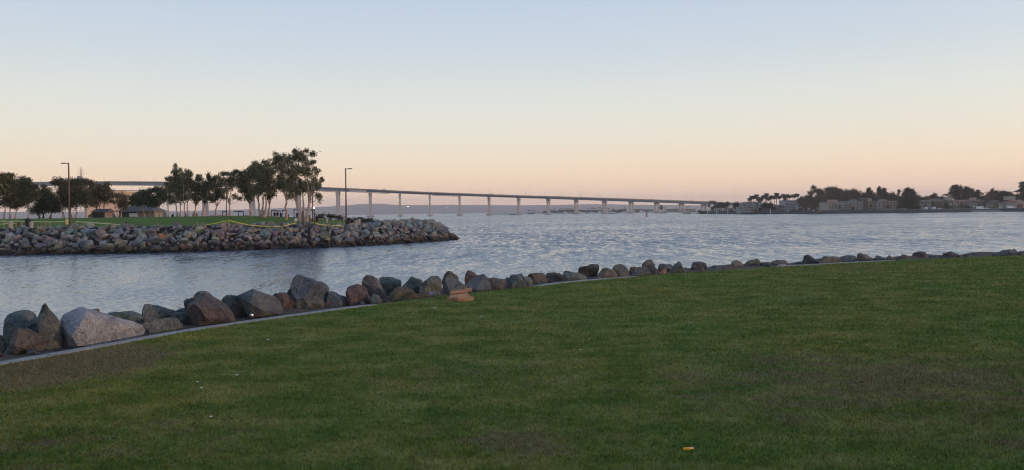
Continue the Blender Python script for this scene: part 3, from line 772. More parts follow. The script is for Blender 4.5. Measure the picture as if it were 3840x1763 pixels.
p = ground(943, 1189)
th = thing('soda_can', (p.x, p.y, LZ), 'crushed blue soda can lying on its side below the reddish square block', 'can', None, 0.0)
ax = Vector((0.35, -0.94, 0)).normalized()
def along(s, z=0.034): return (ax.x * s, ax.y * s, z)
MB().tube([along(-0.06, .034), along(-0.045), along(0.035), along(0.042)], [0.026, 0.033, 0.033, 0.0325], 18).build('can_body', 'blue', th, True)
MB().tube([along(0.042), along(0.052), along(0.058), along(0.055)], [0.0325, 0.028, 0.027, 0.022], 18).build('can_lid', 'alu', th, True)
def scrap(u, v, w, l, mat, name, label, cat, group=None, crumple=0.012, zb=LZ, n=6):
    p = ground(u, v, zb)
    r = random.Random(int(u * 3 + v))
    mb = MB()
    a0 = r.uniform(0, 3)
    for i in range(n):
        for j in range(n):
            x = (i / (n - 1) - 0.5) * w; y = (j / (n - 1) - 0.5) * l
            z = 0.028 + crumple * (1 + noise.noise((x * 40 + u, y * 40, v))) + crumple * 0.6 * r.random()
            x += r.uniform(-.1, .1) * w / n; y += r.uniform(-.1, .1) * l / n
            mb.v.append((x * math.cos(a0) - y * math.sin(a0), x * math.sin(a0) + y * math.cos(a0), z))
    for i in range(n - 1):
        for j in range(n - 1): mb.f.append((i * n + j, i * n + j + 1, (i + 1) * n + j + 1, (i + 1) * n + j))
    o = mb.build(name, mat, None, False, (p.x, p.y, zb))
    s = o.modifiers.new('thick', 'SOLIDIFY'); s.thickness = 0.002
    return tag(o, label, cat, group)
scrap(1622, 1112, 0.15, 0.09, 'bluebag', 'plastic_wrapper', 'crumpled blue and white plastic wrapper left of the firewood', 'wrapper', crumple=0.03, n=8)
scrap(1630, 1163, 0.05, 0.04, 'paper', 'paper_scrap', 'white paper scrap on the grass below the blue wrapper', 'litter', 'white litter on the lawn')
scrap(1805, 1196, 0.03, 0.03, 'paper', 'paper_scrap', 'tiny white scrap on the grass below the firewood pile', 'litter', 'white litter on the lawn')
scrap(741, 1444, 0.035, 0.016, 'paper', 'paper_scrap', 'small bluish white scrap, left one of a close pair on the lawn', 'litter', 'white litter on the lawn', 0.004)
scrap(756, 1467, 0.05, 0.014, 'paper', 'paper_scrap', 'slim white paper strip lying below a close small scrap', 'litter', 'white litter on the lawn', 0.004)
scrap(889, 1418, 0.03, 0.016, 'paper', 'paper_scrap', 'small white scrap right of the close pair of scraps', 'litter', 'white litter on the lawn', 0.004)
scrap(792, 1576, 0.022, 0.016, 'paper', 'paper_scrap', 'white speck of paper on the dull grass at lower left', 'litter', 'white litter on the lawn', 0.004)
scrap(1004, 1286, 0.03, 0.03, 'paper', 'paper_scrap', 'white scrap on the lawn below the pyramid boulder', 'litter', 'white litter on the lawn')
scrap(2175, 1322, 0.03, 0.02, 'paper', 'paper_scrap', 'lone white scrap in the middle of the lawn', 'litter', 'white litter on the lawn', 0.004)
scrap(1237, 1146, 0.06, 0.05, 'redpaper', 'paper_scrap', 'small red wrapper in the dirt below the low grey boulder', 'litter', None, 0.012)
scrap(3616, 1258, 0.055, 0.03, 'leaflit', 'dead_leaf', 'pale dead leaf on the bright grass at right', 'leaf', 'dead leaves on the lawn')
scrap(3680, 1377, 0.035, 0.025, 'leaflit', 'dead_leaf', 'tan dead leaf lower right on the worn lawn', 'leaf', 'dead leaves on the lawn')
scrap(2835, 1400, 0.035, 0.02, 'leaflit', 'dead_leaf', 'orange-brown leaf standing in the grass at centre right', 'leaf', 'dead leaves on the lawn')
scrap(1527, 1222, 0.1, 0.05, 'leaflit', 'bark_flake', 'flat brown bark flake by a dark hollow in the lawn', 'bark flake', None, 0.004)
scrap(2358, 1090, 0.05, 0.05, 'dark', 'dog_dropping', 'small dark lump on the lawn near the far boulders', 'lump', None, 0.02)
p = ground(2584, 1699)
th = thing('cigarette_lighter', (p.x, p.y, LZ + 0.02), 'orange plastic lighter lying on the grass near the bottom edge', 'lighter', None, 0.22)
MB().tube([(-0.040, 0, .01), (-0.037, 0, .01), (0.012, 0, .01), (0.015, 0, .01)], [0.006, 0.0095, 0.0095, 0.008], 14).build('lighter_body', 'orange', th, True)
hd = MB().tube([(0.015, 0, .01), (0.028, 0, .01)], [0.0085, 0.008], 12).build('lighter_head', 'alu', th, True)
MB().tube([(0.025, -0.004, .017), (0.025, 0.004, .017)], 0.005, 10).build('spark_wheel', 'dark', hd)
# ---------------------------------------------------------------- park across the channel
WL = [Vector((-190, 100, 0)), Vector((-110, 111, 0))] + [G(u, v, 0) for u, v in ((-60, 958), (0, 957), (320, 952), (640, 946), (960, 936), (1290, 925), (1480, 915), (1600, 908), (1690, 901))]
TIP = G(1722, 898, 0)
WL += [TIP, TIP + Vector((-1.5, 9, 0)), Vector((-17, 180, 0)), Vector((-27, 191, 0)), Vector((-45, 199, 0)), Vector((-80, 212, 0)), Vector((-190, 245, 0))]
for p in WL: p.z = 0
WLD = resample(WL, 1.0)
for _ in range(3):
    WLD = [WLD[0]] + [(WLD[i - 1] + WLD[i] * 2 + WLD[i + 1]) / 4 for i in range(1, len(WLD) - 1)] + [WLD[-1]]
WA = np.array([(p.x, p.y) for p in WLD])
WN = np.array([(n.x, n.y) for n in normals(WLD)])
def pdist(xy):
    xy = np.atleast_2d(np.asarray(xy, float))
    out = np.empty(len(xy))
    for s in range(0, len(xy), 20000):
        q = xy[s:s + 20000]
        d = ((q[:, None, :] - WA[None]) ** 2).sum(2)
        j = d.argmin(1)
        out[s:s + 20000] = np.sqrt(d.min(1)) * np.sign(((q - WA[j]) * WN[j]).sum(1) + 1e-9)
    return out
sst = lambda t: np.clip(t, 0, 1) ** 2 * (3 - 2 * np.clip(t, 0, 1))
def pz(xy, d=None):
    xy = np.atleast_2d(np.asarray(xy, float))
    if d is None: d = pdist(xy)
    x = xy[:, 0]; y = xy[:, 1]
    top = 3.75 - 0.65 * sst((x + 42) / 26)
    z = np.minimum(top, 0.66 * d)
    back = sst((205 - y) / 22)
    z = z + (5.2 - top) * sst((d - 8) / 27) * sst((-22 - x) / 34) * np.where(y > 160, np.maximum(back, 0.75), 1)
    return z
def tz(x, y): return float(pz([(x, y)])[0])
def T(u, Y): 
    x = X(u, Y); return Vector((x, Y, tz(x, Y)))

gx = np.arange(-150, 0, 1.0); gy = np.arange(100, 246, 1.0)
XX, YY = np.meshgrid(gx, gy); xy = np.stack([XX.ravel(), YY.ravel()], 1)
D = pdist(xy); Z = pz(xy, D)
Dg = D.reshape(XX.shape); nx = len(gx)
emb, grs = MB(), MB()
vs = np.stack([xy[:, 0], xy[:, 1], Z], 1)
emb.v = [tuple(q) for q in vs]; grs.v = list(emb.v)
for j in range(len(gy) - 1):
    for i in range(nx - 1):
        dmin = Dg[j:j + 2, i:i + 2].min()
        if Dg[j:j + 2, i:i + 2].max() < -3: continue
        f = (j * nx + i, j * nx + i + 1, (j + 1) * nx + i + 1, (j + 1) * nx + i)
        tip = xy[f[0], 0] > -27 - (xy[f[0], 1] - 140) * 0.25
        (grs if dmin > 5.6 and not tip else emb).f.append(f)
def clean(name, mb, mat):
    me = bpy.data.meshes.new(name); me.from_pydata(mb.v, [], mb.f)
    bm = bmesh.new(); bm.from_mesh(me)
    bmesh.ops.delete(bm, geom=[v for v in bm.verts if not v.link_faces], context='VERTS')
    bm.to_mesh(me); bm.free()
    return tag(link(name, me, mat, None, True), kind='structure')
clean('park_embankment', emb, 'bankdirt')
clean('park_lawn', grs, 'park')
mb = MB()
idx = [i for i in range(len(WA)) if -150 < WA[i, 0] < -40 and WA[i, 1] < 135]
for i in idx:
    for o in (6.3, 7.9):
        q = WA[i] + WN[i] * o
        mb.v.append((q[0], q[1], tz(q[0], q[1]) + 0.02))
for k in range(len(idx) - 1): mb.f.append((2 * k, 2 * k + 1, 2 * k + 3, 2 * k + 2))
struct('footpath', mb, 'kerb')

# riprap
def rockmesh(seed, cuts=1):
    r = random.Random(seed); pts = []
    for k in range(13):
        z = r.uniform(-1, 1); a = r.uniform(0, 2 * math.pi); s = math.sqrt(1 - z * z)
        q = Vector((s * math.cos(a), s * math.sin(a), z)) * r.uniform(0.82, 1.1)
        pts.append(Vector((q.x * 0.62, q.y * 0.5, q.z * 0.44)))
    return hull_mesh(pts, cuts, 0.015, seed * 3.1, 0.1)
RM = [rockmesh(s) for s in range(14)]
for me_ in RM: me_.name = 'riprap_rock'; me_.materials.append(M['riprap'])
cand = []
cell = {}
tries = 0
r = random.Random(11)
for tries in range(52000):
    u = r.uniform(-45, 1735); Y = r.uniform(112, 200)
    x = X(u, Y)
    key = (int(x // 0.9), int(Y // 0.9))
    ok = True
    for a in (-1, 0, 1):
        for b_ in (-1, 0, 1):
            for (qx, qy) in cell.get((key[0] + a, key[1] + b_), ()):
                if (qx - x) ** 2 + (qy - Y) ** 2 < 0.4: ok = False
    if not ok: continue
    cell.setdefault(key, []).append((x, Y)); cand.append((x, Y))
cd_ = pdist(np.array(cand))
ROCKS = []
for (x, y), d in zip(cand, cd_):
    tip = x > -24
    lim = 40 if tip else 6.1
    if y > 165 and not tip: lim = 6.5
    if not (-0.5 < d < lim): continue
    if y > 176 and x < -60: continue
    if x * F / y + CU > 1716: continue
    size = r.choice((0.7, 0.85, 0.95, 1.1, 1.25, 1.45, 1.75)) * r.uniform(0.9, 1.1) * (0.85 if tip and d > 7 else 1) * (0.6 if x * F / y + CU > 1670 else 1)
    back = (y > 150 and d < 7 and WN[((WA - (x, y)) ** 2).sum(1).argmin()][1] < 0)
    ROCKS.append((size / y * (0.3 if back else 1) * (0.6 if d > 8 else 1), x, y, tz(x, y) + 0.1 * size + (0.1 if 2 < d < 4 else 0) - (0.16 * size if d > 4.4 and not tip else 0), size))
ROCKS.sort(reverse=True)
COLS = [((0.2, 0.21, 0.208), 'blue-grey riprap rock stacked in the far bank', 'blue-grey rocks of the far bank'),
        ((0.25, 0.245, 0.235), 'pale grey riprap rock stacked in the far bank', 'pale grey rocks of the far bank'),
        ((0.2, 0.17, 0.145), 'brown riprap rock stacked in the far bank', 'brown rocks of the far bank'),
        ((0.27, 0.24, 0.2), 'tan riprap rock stacked in the far bank', 'tan rocks of the far bank'),
        ((0.115, 0.115, 0.108), 'dark riprap rock stacked in the far bank', 'dark rocks of the far bank')]
wts = [0, 0, 0, 1, 1, 1, 2, 2, 2, 3, 3, 4]
def rockmat(x, y, z, s):
    return Matrix.Translation((x, y, z)) @ Euler((r.uniform(-.6, .6), r.uniform(-.6, .6), r.uniform(0, 6.3))).to_matrix().to_4x4() @ Matrix.Diagonal((s * r.uniform(.8, 1.15), s * r.uniform(.85, 1.2), s * r.uniform(.85, 1.25), 1))
NI = 294
for sc_, x, y, z, s in ROCKS[:NI]:
    o = bpy.data.objects.new('riprap_rock', RM[r.randrange(len(RM))]); COL.objects.link(o)
    o.matrix_world = rockmat(x, y, z, s)
    c, lab, grp = COLS[r.choice(wts)]
    o.color = (*[k * r.uniform(0.85, 1.12) for k in c], 1)
    tag(o, lab, 'rock', grp)
# the orange rock that stands out among them
uo = G(607, 886, 2.4)
o = bpy.data.objects.new('riprap_rock', RM[3]); COL.objects.link(o)
o.matrix_world = Matrix.Translation((uo.x, uo.y - 0.2, 2.5)) @ Matrix.Diagonal((0.85, 0.9, 1.0, 1)); o.color = (0.42, 0.19, 0.09, 1)
tag(o, 'bright orange-brown rock standing out in the far riprap', 'rock')
# all the others, past the three hundred, in one mesh of loose stones in five colours
bmx = [([], []) for _ in COLS]
for sc_, x, y, z, s in ROCKS[NI:]:
    k = r.choice(wts); V, Fc = bmx[k]
    me_ = RM[r.randrange(len(RM))]; mw = rockmat(x, y, z, s); o_ = len(V)
    V += [tuple(mw @ v.co) for v in me_.vertices]
    Fc += [tuple(i + o_ for i in p.vertices) for p in me_.polygons]
mb = MB(); fm = []
for k, (V, Fc) in enumerate(bmx):
    mb.add(V, Fc); fm += [k] * len(Fc)
me = bpy.data.meshes.new('riprap'); me.from_pydata(mb.v, [], mb.f)
o = link('riprap', me, None)
for k in range(len(COLS)):
    mm = M['riprap'].copy(); mm.name = 'riprap_stone_tone'
    for n_ in mm.node_tree.nodes:
        if n_.type == 'OBJECT_INFO':
            rgb = mm.node_tree.nodes.new('ShaderNodeRGB'); rgb.outputs[0].default_value = (*COLS[k][0], 1)
            for l_ in list(n_.outputs['Color'].links): mm.node_tree.links.new(rgb.outputs[0], l_.to_socket)
            break
    me.materials.append(mm)
me.polygons.foreach_set('material_index', fm)
tag(o, 'smaller riprap rocks packed between and behind the large ones', 'rocks', kind='stuff')

# ---------------------------------------------------------------- trees
def leaves(mb, c, rad, n, size, rg, droop=0.0, clumps=9, spread=0.3):
    """n leaf clumps scattered in small sprays through an ellipsoid"""
    cen = []
    for _ in range(clumps):
        while True:
            q = Vector((rg.uniform(-1, 1), rg.uniform(-1, 1), rg.uniform(-1, 1)))
            if q.length < 1: break
        q = q * (0.55 + 0.45 * q.length)
        cen.append(Vector((q.x * rad.x, q.y * rad.y, q.z * rad.z)) * 0.85)
    for _ in range(n):
        k = cen[rg.randrange(clumps)]
        p = c + k + Vector((rg.gauss(0, spread) * rad.x, rg.gauss(0, spread) * rad.y, rg.gauss(0, spread) * rad.z))
        a = Vector((rg.gauss(0, 1), rg.gauss(0, 1), rg.gauss(0, 0.7) - droop)).normalized()
        b_ = a.cross(Vector((rg.gauss(0, 1), rg.gauss(0, 1), rg.gauss(0, 1)))).normalized()
        s = size * rg.uniform(0.5, 1.3)
        o = len(mb.v)
        mb.v += [tuple(p - a * s), tuple(p + b_ * s * 0.45), tuple(p + a * s), tuple(p - b_ * s * 0.45)]
        mb.f.append((o, o + 1, o + 2, o + 3))
    return cen

def tree(name, label, bases, Y, blobs, leafm='leaf', barkm='bark', tw=0.22, group=None, dens=1.0, size=0.17, ground_z=None, cat='tree', depth=0.8, reach=0.55, limbs=3):
    """bases: picture columns of the trunk feet; blobs: (u, v, ru, rv) of the crown's masses"""
    rg = random.Random(int(bases[0] * 13 + Y))
    k = Y / F
    if ground_z is None: roots = [T(u, Y) for u in bases]
    else: roots = [Vector((X(u, Y), Y, ground_z)) for u in bases]
    base = sum(roots, Vector()) / len(roots)
    th = thing(name, base, label, cat, group)
    cm, tm = MB(), MB()
    targets = []
    fill = []
    for i_, a_ in enumerate(blobs):
        for c_ in blobs[i_ + 1:]:
            if abs(a_[0] - c_[0]) < (a_[2] + c_[2]) * 0.95 and abs(a_[1] - c_[1]) < (a_[3] + c_[3]) * 0.95:
                fill.append(((a_[0] + c_[0]) / 2 + rg.uniform(-3, 3), (a_[1] + c_[1]) / 2 + rg.uniform(-3, 3), min(a_[2], c_[2]) * 0.72, min(a_[3], c_[3]) * 0.72))
    fill = rg.sample(fill, min(len(fill), int(len(blobs) * 1.5)))
    for (u, v, ru, rv) in fill:
        c = P(u, v, Y) - base; c.y += rg.uniform(-1, 1) * depth * ru * k
        leaves(cm, c, Vector((ru * k * 1.2, ru * k, rv * k * 1.2)), int(dens * 40 * ru * rv * k * k / (size * size) * 0.42) + 6, size, rg, 0.35, clumps=7, spread=0.36)
    for (u, v, ru, rv) in blobs:
        c = P(u, v, Y) - base
        c.y += rg.uniform(-1, 1) * depth * max(ru, 12) * k
        gs = 1.38 if name == 'gum_tree' else 1.25
        rad = Vector((ru * k * gs, max(ru, rv) * k * depth, rv * k * gs))
        area = ru * rv * k * k
        n = int(dens * 78 * area / (size * size) * 0.42) + 14
        cen = leaves(cm, c, rad, n, size, rg, 0.35, clumps=max(7, min(22, int(area * 3.2) + 6)), spread=0.3)
        targets.append((c, rad, cen))
    # trunks and limbs
    zlo = min(c.z - rd.z for c, rd, _ in targets)
    for i, rt in enumerate(roots):
        rt = rt - base
        mine = [t_ for j, t_ in enumerate(targets) if min(range(len(roots)), key=lambda q: abs((roots[q] - base).x - t_[0].x)) == i] or targets[:1]
        cx = sum((t_[0] for t_ in mine), Vector()) / len(mine)
        fork = rt.lerp(cx, reach) ; fork.z = rt.z + (cx.z - rt.z) * (0.2 + 0.4 * reach * rg.uniform(0.6, 1.1))
        fork.x = rt.x + (cx.x - rt.x) * 0.3 + rg.uniform(-.12, .12) * (fork.z - rt.z)
        L = max(0.5, fork.z - rt.z)
        path = [rt + Vector((0, 0, -0.3))]
        for q in range(1, 6):
            f = q / 5
            path.append(rt.lerp(fork, f) + Vector((rg.uniform(-1, 1), rg.uniform(-1, 1), 0)) * 0.06 * L * math.sin(f * math.pi))
        tm.tube(path, [tw * (1.45 - 0.55 * min(1, q * 0.45) - 0.06 * q) for q in range(6)], 8)
        for c, rad, cen in mine:
            mid = fork.lerp(c, 0.5) + Vector((rg.uniform(-.3, .3), rg.uniform(-.3, .3), -0.12 * (c - fork).length))
            d = max(0.35, min(1, rad.x / 1.6))
            tm.tube([fork, fork.lerp(mid, 0.5) + Vector((rg.uniform(-.1, .1), 0, 0)), mid, mid.lerp(c, 0.6), c], [tw * 0.62 * d, tw * 0.46 * d, tw * 0.33 * d, tw * 0.2 * d, tw * 0.1 * d], 6)
            for q in cen[:limbs]:
                e = c + q
                tm.tube([mid.lerp(c, 0.5), mid.lerp(c, 0.5).lerp(e, 0.5) + Vector((0, 0, 0.1)), e], [tw * 0.22 * d, tw * 0.16 * d, tw * 0.07 * d], 5)
    tm.build('trunk', barkm, th, True)
    cm.build('crown', leafm, th)
    return th

GP = 'trees in the park across the channel'
tree('broadleaf_tree', 'bushy brownish tree at the far left, next to the golden palm', [15, 38, 58], 170, [(30, 668, 22, 18), (14, 698, 24, 26), (48, 700, 28, 26), (72, 718, 20, 24), (28, 735, 32, 24), (60, 748, 26, 20), (38, 660, 12, 10), (15, 762, 20, 14), (48, 768, 24, 12), (84, 762, 16, 13)], 'leafolive', 'bark', 0.16, GP)
tree('broadleaf_tree', 'dark tree with a leaning forked trunk behind the picnic table', [108], 165, [(85, 680, 17, 14), (108, 690, 17, 15), (124, 705, 14, 18), (95, 715, 22, 20), (122, 735, 16, 16), (98, 752, 18, 14), (80, 740, 16, 18), (140, 700, 8, 8), (112, 672, 8, 5)], 'leafdark', 'bark', 0.16, GP)
tree('broadleaf_tree', 'low dark spreading tree left of the left lamp post', [150, 165, 190], 180, [(150, 728, 25, 18), (185, 722, 24, 16), (160, 760, 32, 22), (200, 758, 32, 24), (235, 745, 22, 24), (138, 788, 18, 15), (165, 790, 22, 14), (200, 785, 24, 12), (165, 700, 10, 6)], 'leafdark', 'darkbark', 0.18, GP)
tree('broadleaf_tree', 'widest round-crowned tree right behind the left lamp post', [240, 268, 288], 175, [(208, 683, 14, 9), (232, 684, 22, 13), (262, 688, 24, 15), (300, 684, 26, 14), (326, 690, 16, 14), (250, 715, 34, 22), (300, 715, 34, 24), (228, 745, 26, 22), (280, 752, 34, 24), (325, 742, 22, 26), (222, 672, 8, 4), (285, 677, 10, 5)], 'leafolive', 'bark', 0.22, GP)
tree('broadleaf_tree', 'tree with a fan of pale slanting trunks left of the sparse brown one', [368, 382, 394], 185, [(368, 702, 20, 12), (396, 706, 16, 14), (352, 725, 22, 20), (388, 733, 22, 20), (404, 712, 9, 12), (415, 728, 10, 12), (338, 742, 14, 18), (362, 755, 22, 14), (400, 752, 14, 14)], 'leafolive', 'bark', 0.2, GP, limbs=2)
tree('broadleaf_tree', 'sparse brownish tree in front of the tan ship hull', [444, 455], 178, [(428, 735, 18, 13), (455, 742, 20, 16), (474, 760, 15, 16), (445, 768, 20, 13), (418, 758, 10, 9), (465, 778, 12, 8)], 'leafbrown', 'bark', 0.13, GP, dens=0.55)
tree('broadleaf_tree', 'dense dark tree with many thin stems by the hip-roofed pavilion', [545, 565, 582, 598], 172, [(498, 745, 15, 14), (520, 736, 20, 15), (545, 725, 20, 15), (560, 752, 28, 18), (590, 713, 18, 12), (602, 738, 18, 22), (525, 762, 24, 11), (582, 768, 22, 10), (570, 712, 12, 8), (492, 762, 10, 8)], 'leafdark', 'bark', 0.1, GP, limbs=2)
tree('broadleaf_tree', 'small open-branched tree right of the dense dark one', [626, 634], 170, [(624, 670, 11, 9), (632, 698, 17, 15), (626, 733, 18, 16), (642, 752, 16, 12), (615, 720, 8, 12), (610, 748, 10, 10)], 'leafdark', 'bark', 0.1, GP)
tree('gum_tree', 'slender gum with the thin feathery top at the left end of the gum row', [666, 676], 160, [(661, 622, 5, 6), (656, 640, 10, 11), (668, 650, 12, 12), (676, 638, 4, 6), (662, 678, 20, 15), (652, 705, 18, 18), (672, 710, 18, 18), (664, 740, 20, 16), (648, 668, 10, 12)], 'leaf', 'bark', 0.16, GP)
tree('gum_tree', 'multi-stemmed gum with a ragged crown, second in the gum row', [697, 706], 158, [(699, 648, 10, 9), (716, 658, 12, 11), (694, 678, 20, 15), (706, 705, 22, 18), (698, 738, 20, 14), (722, 688, 14, 15), (690, 655, 7, 7)], 'leaf', 'bark', 0.17, GP)
tree('gum_tree', 'gum with a V of two lit trunks left of the stout pale trunk', [726, 732], 160, [(738, 666, 11, 10), (757, 671, 11, 10), (740, 698, 20, 18), (752, 722, 20, 18), (730, 738, 16, 13), (742, 752, 12, 10)], 'leafolive', 'bark', 0.17, GP)
tree('gum_tree', 'gum on a stout pale trunk with a narrow pointed crown', [762], 158, [(782, 660, 9, 10), (790, 676, 13, 12), (780, 702, 16, 16), (774, 732, 16, 14), (789, 742, 13, 12), (768, 752, 9, 9)], 'leafdark', 'bark', 0.3, GP)
tree('gum_tree', 'low gum whose trunk forks near the ground, left of a dark lamp pole', [810], 162, [(800, 698, 17, 15), (822, 718, 20, 15), (807, 738, 20, 11), (835, 736, 12, 11), (818, 690, 12, 13), (790, 745, 8, 6)], 'leafdark', 'bark', 0.2, GP)
tree('gum_tree', 'gum with airy foliage and a side branch, just right of a dark lamp pole', [861], 158, [(815, 663, 10, 8), (838, 651, 13, 8), (858, 651, 16, 8), (875, 664, 13, 12), (840, 677, 22, 13), (868, 686, 18, 16), (852, 712, 16, 10), (879, 735, 10, 8), (901, 746, 9, 8)], 'leaf', 'bark', 0.2, GP, dens=0.8)
tree('gum_tree', 'broad dark gum overhanging a bare gap, left of the thick multi-stemmed one', [945], 155, [(885, 648, 13, 9), (910, 649, 18, 11), (900, 676, 20, 17), (930, 668, 20, 18), (920, 702, 24, 18), (945, 718, 22, 18), (904, 700, 16, 16), (937, 742, 16, 12)], 'leafdark', 'bark', 0.22, GP)
tree('gum_tree', 'large gum with thick leaning multiple trunks and a wide crown', [978, 988, 994], 152, [(938, 630, 9, 7), (963, 614, 11, 10), (950, 640, 18, 16), (985, 638, 20, 18), (970, 668, 26, 20), (1000, 665, 22, 20), (985, 702, 26, 18), (960, 713, 20, 16), (1010, 702, 18, 17), (948, 660, 14, 14)], 'leaf', 'bark', 0.24, GP)
tree('gum_tree', 'gum with a pale straight trunk between the thick multi-stemmed and the leaning one', [1010], 160, [(1004, 738, 15, 10), (1020, 723, 16, 15), (997, 612, 13, 12), (1012, 638, 16, 18), (1014, 678, 16, 18)], 'leafdark', 'bark', 0.26, GP)
tree('gum_tree', 'tall gum with a leaning trunk and a looped low branch', [1074], 150, [(1035, 584, 11, 12), (1055, 589, 13, 11), (1030, 608, 14, 10), (1046, 618, 18, 16), (1060, 648, 17, 20), (1045, 678, 18, 18), (1060, 708, 18, 18), (1085, 735, 13, 10), (1070, 690, 14, 16), (1022, 645, 8, 8)], 'leaf', 'bark', 0.28, GP, reach=0.7)
tree('gum_tree', 'tallest and broadest gum at the right end of the row, with a massive trunk', [1128, 1138, 1149], 145, [(1103, 565, 9, 7), (1120, 578, 18, 12), (1095, 600, 20, 18), (1150, 567, 9, 7), (1173, 574, 9, 10), (1145, 598, 20, 16), (1176, 607, 11, 9), (1110, 638, 24, 22), (1150, 643, 24, 20), (1090, 668, 18, 20), (1130, 688, 28, 22), (1170, 678, 15, 15), (1190, 640, 12, 11), (1205, 675, 9, 9), (1196, 700, 11, 11), (1160, 713, 16, 12), (1102, 713, 22, 16), (1192, 740, 11, 12), (1080, 698, 16, 16), (1108, 555 + 12, 4, 4)], 'leaf', 'bark', 0.34, GP, size=0.17)

# palms
def frond_mesh(mb, n, L, droop, rg, w=0.1, up=1.1):
    for k in range(n):
        a = 2 * math.pi * k / n + rg.uniform(-.2, .2)
        e = up * rg.uniform(-0.35, 1.0)
        ll = L * rg.uniform(0.8, 1.1); q = Vector((0, 0, 0)); N = 6
        side = Vector((-math.sin(a), math.cos(a), 0)); o = len(mb.v)
        for i in range(N + 1):
            f = i / N; ang = e - droop * f * f * 1.6 - 0.25 * f
            if i: q = q + Vector((math.cos(a) * math.cos(ang), math.sin(a) * math.cos(ang), math.sin(ang))) * (ll / N)
            ww = w * L * (0.35 + math.sin(min(1, f * 1.1) * math.pi) * 1.1 + 0.05) * (1 - 0.5 * f)
            mb.v += [tuple(q - side * ww + Vector((0, 0, -ww * 0.5))), tuple(q), tuple(q + side * ww + Vector((0, 0, -ww * 0.5)))]
        for i in range(N):
            b_ = o + i * 3
            mb.f += [(b_, b_ + 1, b_ + 4, b_ + 3), (b_ + 1, b_ + 2, b_ + 5, b_ + 4)]
def palm(label, base, top, rad, leafm='frond', n=30, tw=0.16, droop=1.0, group=None, lean=0.0, skirt=False):
    th = thing('palm_tree', base, label, 'palm', group)
    h = top.z - base.z
    e = top - base
    MB().tube([(0, 0, -0.4), (e.x * 0.2 + lean, 0, h * 0.4), (e.x, 0, h)], [tw * 1.25, tw, tw * 0.85], 8).build('trunk', 'palmbark', th, True)
    rg = random.Random(int(base.x * 10)); mb = MB()
    frond_mesh(mb, n, rad, droop, rg)
    o = mb.build('crown', leafm, th, False, (e.x, 0, h))
    return th
b0 = T(-6, 160)
palm('golden-green palm with drooping fronds at the left picture edge', b0, P(2, 705, 160), 2.7, 'frondwarm', 36, 0.25, 1.25)

# ---------------------------------------------------------------- lamps, posts and furniture of the park
def lamp_post(u, Y, vtop, side, label, head=True, r0=0.14, lean=0.0):
    b_ = T(u, Y); top = P(u - lean, vtop, Y)
    h = top.z - b_.z
    th = thing('lamp_post', b_, label, 'lamp post', 'tall brown lamp posts in the park')
    dx = top.x - b_.x
    MB().tube([(0, 0, -0.2), (dx * 0.5, 0, h * 0.5), (dx, 0, h)], [r0, r0 * 0.85, r0 * 0.7], 10).build('pole', 'lampwood', th, True)
    if head:
        ar = MB().tube([(dx, 0, h - 0.12), (dx + side * 0.45, 0, h - 0.12)], 0.05, 8).build('arm', 'dark', th)
        hd = MB()
        x0, x1 = sorted((dx + side * 0.4, dx + side * 1.1))
        hd.add([(x0, -.2, h - .16), (x1, -.2, h - .16), (x1, .2, h - .16), (x0, .2, h - .16), (x0 + .05, -.15, h - .02), (x1 - .05, -.15, h - .02), (x1 - .05, .15, h - .02), (x0 + .05, .15, h - .02)], [(3, 2, 1, 0), (4, 5, 6, 7), (0, 1, 5, 4), (1, 2, 6, 5), (2, 3, 7, 6), (3, 0, 4, 7)])
        hd.build('lamp_head', 'dark', th)
    return th
lamp_post(262, 124, 610, -1, 'tall brown lamp post at left with its arm pointing left', lean=9 - 4)
lamp_post(1299, 137, 631, 1, 'tall brown lamp post by the black bins with its arm pointing right', lean=3)
th = lamp_post(1173, 143, 672, 1, 'brown pole before the tallest gum, with a small lit lamp low on it', head=False, r0=0.12)
q = P(1177.5, 779, 142.8) - th.location
MB().lathe([(0, -0.14), (0.12, -0.1), (0.15, 0), (0.1, 0.1), (0, 0.13)], 10, q).build('lit_lamp', 'lamp_glow', th, True)
lamp_post(850, 150, 700, 1, 'dark lamp pole in front of the airy gum', head=False, r0=0.1)
def path_lamp(u, vtop, side, label, Y=166, double=False):
    b_ = T(u, Y); h = P(u, vtop, Y).z - b_.z
    th = thing('path_lamp', b_, label, 'path lamp', 'low dark path lamps along the promenade')
    mb = MB().box(-.06, .06, -.06, .06, -0.2, h)
    mb.build('post', 'dark', th)
    if double: MB().box(0.9, 1.02, -.06, .06, -0.2, h).build('post', 'dark', th)
    x0, x1 = (-0.06, 1.08) if double else sorted((0.05 * side, 0.95 * side))
    MB().box(x0, x1, -.16, .16, h - 0.16, h + 0.04).build('lamp_head', 'dark', th)
path_lamp(836, 793, 1, 'path lamp with its arm to the right, left of the dark lamp pole')
path_lamp(914, 792, -1, 'path lamp with its arm to the left, beside the twin-post frame')
path_lamp(896, 791, -1, 'thick path lamp with a wide flat head, left of the broad dark gum', Y=165)
path_lamp(996, 791, -1, 'path lamp between the thick gum and the pale straight trunk')
path_lamp(1020, 789, 1, 'path lamp just right of the pale straight trunk')
path_lamp(1052, 790, -1, 'path lamp standing left of the leaning gum, arm to the left')
path_lamp(1060, 788, 1, 'path lamp touching the leaning gum\'s trunk')
path_lamp(1104, 786, 1, 'twin-post path lamp with one head across both posts', 158, True)
path_lamp(1158, 786, -1, 'path lamp just right of the massive gum trunk', 160)
path_lamp(1181, 786, -1, 'path lamp rising behind the rightmost wooden post', 158)
